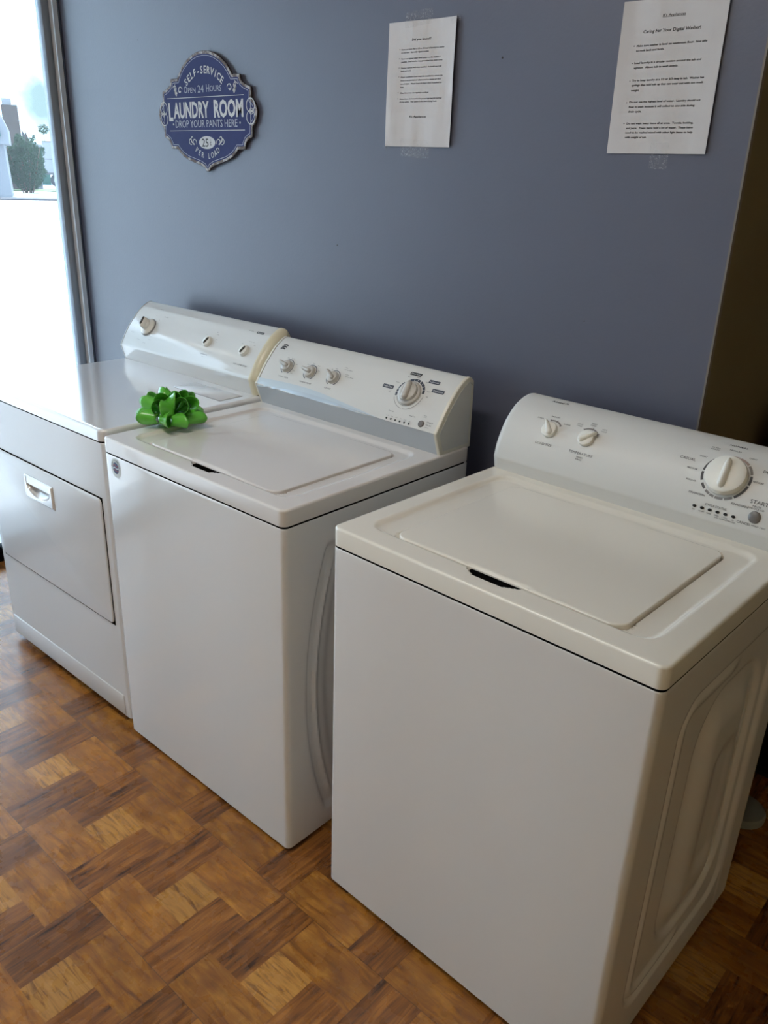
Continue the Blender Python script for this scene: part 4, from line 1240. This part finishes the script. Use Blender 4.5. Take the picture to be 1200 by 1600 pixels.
add_loops(9, .074, .034, .06, .016, .017, .2)
add_loops(8, .068, .032, .55, .022, .019, .6)
add_loops(6, .060, .030, .98, .024, .017, .1)
add_loops(2, .046, .028, 1.40, .028, .015, 1.1)
V, F = lathe([(.022, 0.0008), (.022, .004), (.012, .022), (.006, .030)], 20)
mk('bow_base', V, F, M['ribbon'], bow, smooth=True)

# ================================================================ grey tray on the floor in the passage
V, F = lathe([(.052, 0.0), (.060, .004), (.061, .018), (.057, .026), (.045, .030), (.02, .031), (.0005, .031)], 40)
tr = mk('plastic_tray', V, F, M['tray_grey'], None, smooth=True)
tr.location = (2.362, .190, 0)
tag(tr, 'low round grey plastic base on the floor in the dark passage', 'base')

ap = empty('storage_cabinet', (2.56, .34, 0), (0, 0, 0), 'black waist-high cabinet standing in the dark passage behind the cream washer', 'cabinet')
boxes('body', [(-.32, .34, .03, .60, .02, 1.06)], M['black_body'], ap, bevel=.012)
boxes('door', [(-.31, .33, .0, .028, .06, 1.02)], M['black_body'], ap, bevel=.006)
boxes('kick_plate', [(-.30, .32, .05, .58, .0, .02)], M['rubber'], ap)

# ================================================================ OUTDOORS
A0 = 2.6821917
CAMXY = Vector((2.76982, -1.74723))
FW = Vector((math.cos(A0), math.sin(A0))); LT = Vector((math.sin(A0), -math.cos(A0)))
def out(d, s): p_ = CAMXY + FW * d + LT * s; return p_.x, p_.y
RZ = A0 - PI / 2      # local +y points away from the shop, local +x to the right
G = -0.10
struct(boxes('ground', [(-180, -0.62, -120, 140, G - 0.1, G)], M['concrete']))
# far kerb line, grass verge and road
def far_strip(name, d0, d1, h, material):
    V = []
    for d, s in ((d0, -40), (d0, 60), (d1, 60), (d1, -40)):
        x, y = out(d, s); V.append((x, y, G + .002)); V.append((x, y, G + h))
    return struct(mk(name, V, [(0, 2, 4, 6), (1, 3, 5, 7), (0, 2, 3, 1), (2, 4, 5, 3), (4, 6, 7, 5), (6, 0, 1, 7)], material))
far_strip('trim_2', 43.6, 45.4, .08, M['asphalt'])
far_strip('trim_3', 57.5, 61.5, .06, M['grass'])
def far_thing(name, d, s, label, cat): return empty(name, (*out(d, s), G), (0, 0, RZ), label, cat)
def poly_prism(name, P, y0, y1, material, parent):
    n_ = len(P); V = [(x, y0, z) for x, z in P] + [(x, y1, z) for x, z in P]
    return mk(name, V, [(i, (i + 1) % n_, n_ + (i + 1) % n_, n_ + i) for i in range(n_)] + [tuple(range(n_)), tuple(n_ + i for i in reversed(range(n_)))], material, parent)
bd = far_thing('building', 52, -1.2, 'white building with green fascia and brick chimney across the road', 'building')
poly_prism('wall', [(-9, 0), (.12, 0), (.02, 2.45), (-9, 2.45)], -4.2, 0.2, M['stucco'], bd)
poly_prism('roof', [(-9, 2.45), (.30, 2.42), (.30, 3.1), (.05, 3.75), (-.35, 4.4), (-1.2, 5.4), (-9, 5.6)], -4.6, 0.4, M['stucco'], bd)
poly_prism('green_fascia', [(-9, 2.75), (-.02, 2.75), (-.12, 3.40), (-9, 3.45)], -4.72, -4.6, M['roof_green'], bd)
cb = far_thing('building', 60, -1.2, 'brown brick chimney stack and gable rising behind the bush', 'building')
ch = poly_prism('chimney', [(-.15, 0), (.86, 0), (.76, 4.83), (-.15, 4.83)], 0, 2.0, M['brick'], cb)
boxes('chimney_cap', [(-.08, .44, .4, 1.5, 4.83, 5.20)], M['trailer'], ch)
poly_prism('side_gable', [(.98, 0), (1.42, 0), (1.34, 2.65), (1.02, 3.50)], 0, 2.6, M['brick'], cb)
poly_prism('rear_wing', [(.80, 0), (1.75, 0), (1.72, 2.45), (1.4, 2.65), (.82, 3.6)], 2.7, 6.0, M['stucco'], cb)
gb = far_thing('building', 76, .9, 'low green building edge seen behind the white trailer', 'building')
poly_prism('wall', [(-1.2, 0), (.4, 0), (.4, 2.7), (-1.2, 2.7)], 0, 6, M['roof_green'], gb)
poly_prism('roof', [(-1.5, 2.7), (3.5, 2.7), (3.3, 2.95), (-1.3, 2.95)], -.3, 6.3, M['stucco'], gb)
# semi trailer
tl = far_thing('trailer', 69, .85, 'white box trailer parked beyond the bush', 'trailer')
boxes('box_body', [(0, 13.0, 0, 2.5, .98, 3.08)], M['trailer'], tl, bevel=.04)
boxes('side_rail', [(0.0, 13.0, -.03, 0.02, .84, .98), (0, 13.0, -.02, 0.0, 1.86, 1.90), (0, 13, -.02, 0, 3.02, 3.08)], M['trailer_rail'], tl)
boxes('undercarriage', [(.6, 3.2, .5, 2.0, .45, .84)], M['trailer_rail'], tl)
for x in (.75, 1.65):
    V, F = lathe([(.30, 0), (.44, .02), (.46, .12), (.44, .24), (.30, .26)], 26)
    w = mk('wheel', [(a + x, c + .05, b + .46) for a, b, c in V], F, M['tyre'], tl, smooth=True)
    V, F = lathe([(.24, 0), (.22, -.02), (.08, -.03), (.05, -.06)], 20)
    mk('wheel_rim', [(a + x, c + .05, b + .46) for a, b, c in V], F, M['wheel_rim'], w, smooth=True)
# shrub: one leafy crown and its stems
def shrub(name, d, s, w, h, label, seed, nl=9000, z0=.1, trunk=False):
    t = far_thing(name, d, s, label, 'bush' if not trunk else 'tree')
    r = random.Random(seed); V, F = [], []
    for i in range(nl):
        while True:
            a, b, c = r.uniform(-1, 1), r.uniform(-1, 1), r.uniform(-1, 1); q = a * a + b * b + c * c
            if .25 < q < 1: break
        bump_ = 1 + .12 * math.sin(a * 9 + seed) * math.cos(c * 8)
        p_ = Vector((a * w / 2 * bump_, b * w / 2, z0 + (c + 1) / 2 * (h - z0) * bump_))
        e1 = Vector((r.gauss(0, 1), r.gauss(0, 1), r.gauss(0, 1))).normalized(); e2 = e1.orthogonal().normalized()
        l_ = r.uniform(.05, .11); b_ = len(V)
        V += [p_ - e1 * l_, p_ + e2 * l_ * .4, p_ + e1 * l_, p_ - e2 * l_ * .4]; F.append((b_, b_ + 1, b_ + 2, b_ + 3))
    me = bpy.data.meshes.new('foliage'); me.from_pydata([tuple(v) for v in V], [], F); link('foliage', me, M['leaf'], t)
    V, F = [], []
    for i in range(7 if not trunk else 1):
        x, y = (r.uniform(-.25, .25) * w * .5, r.uniform(-.2, .2) * w * .5) if not trunk else (0, 0)
        v_, f_ = lathe([(.05, 0), (.035, h * .5), (.02, h * .8)], 8)
        b_ = len(V); V += [(a + x * (1 + c), b + y * (1 + c), c) for a, b, c in v_]; F += [tuple(k_ + b_ for k_ in q) for q in f_]
    mk('stem', V, F, M['bark'], t, smooth=True)
    return t
shrub('shrub', 54.6, -.36, 2.2, 3.0, 'leafy green bush beside the white building across the road', 3)
shrub('tree', 95, 1.45, 1.0, 5.1, 'small distant tree showing above the white trailer', 5, nl=500, z0=4.2, trunk=True)
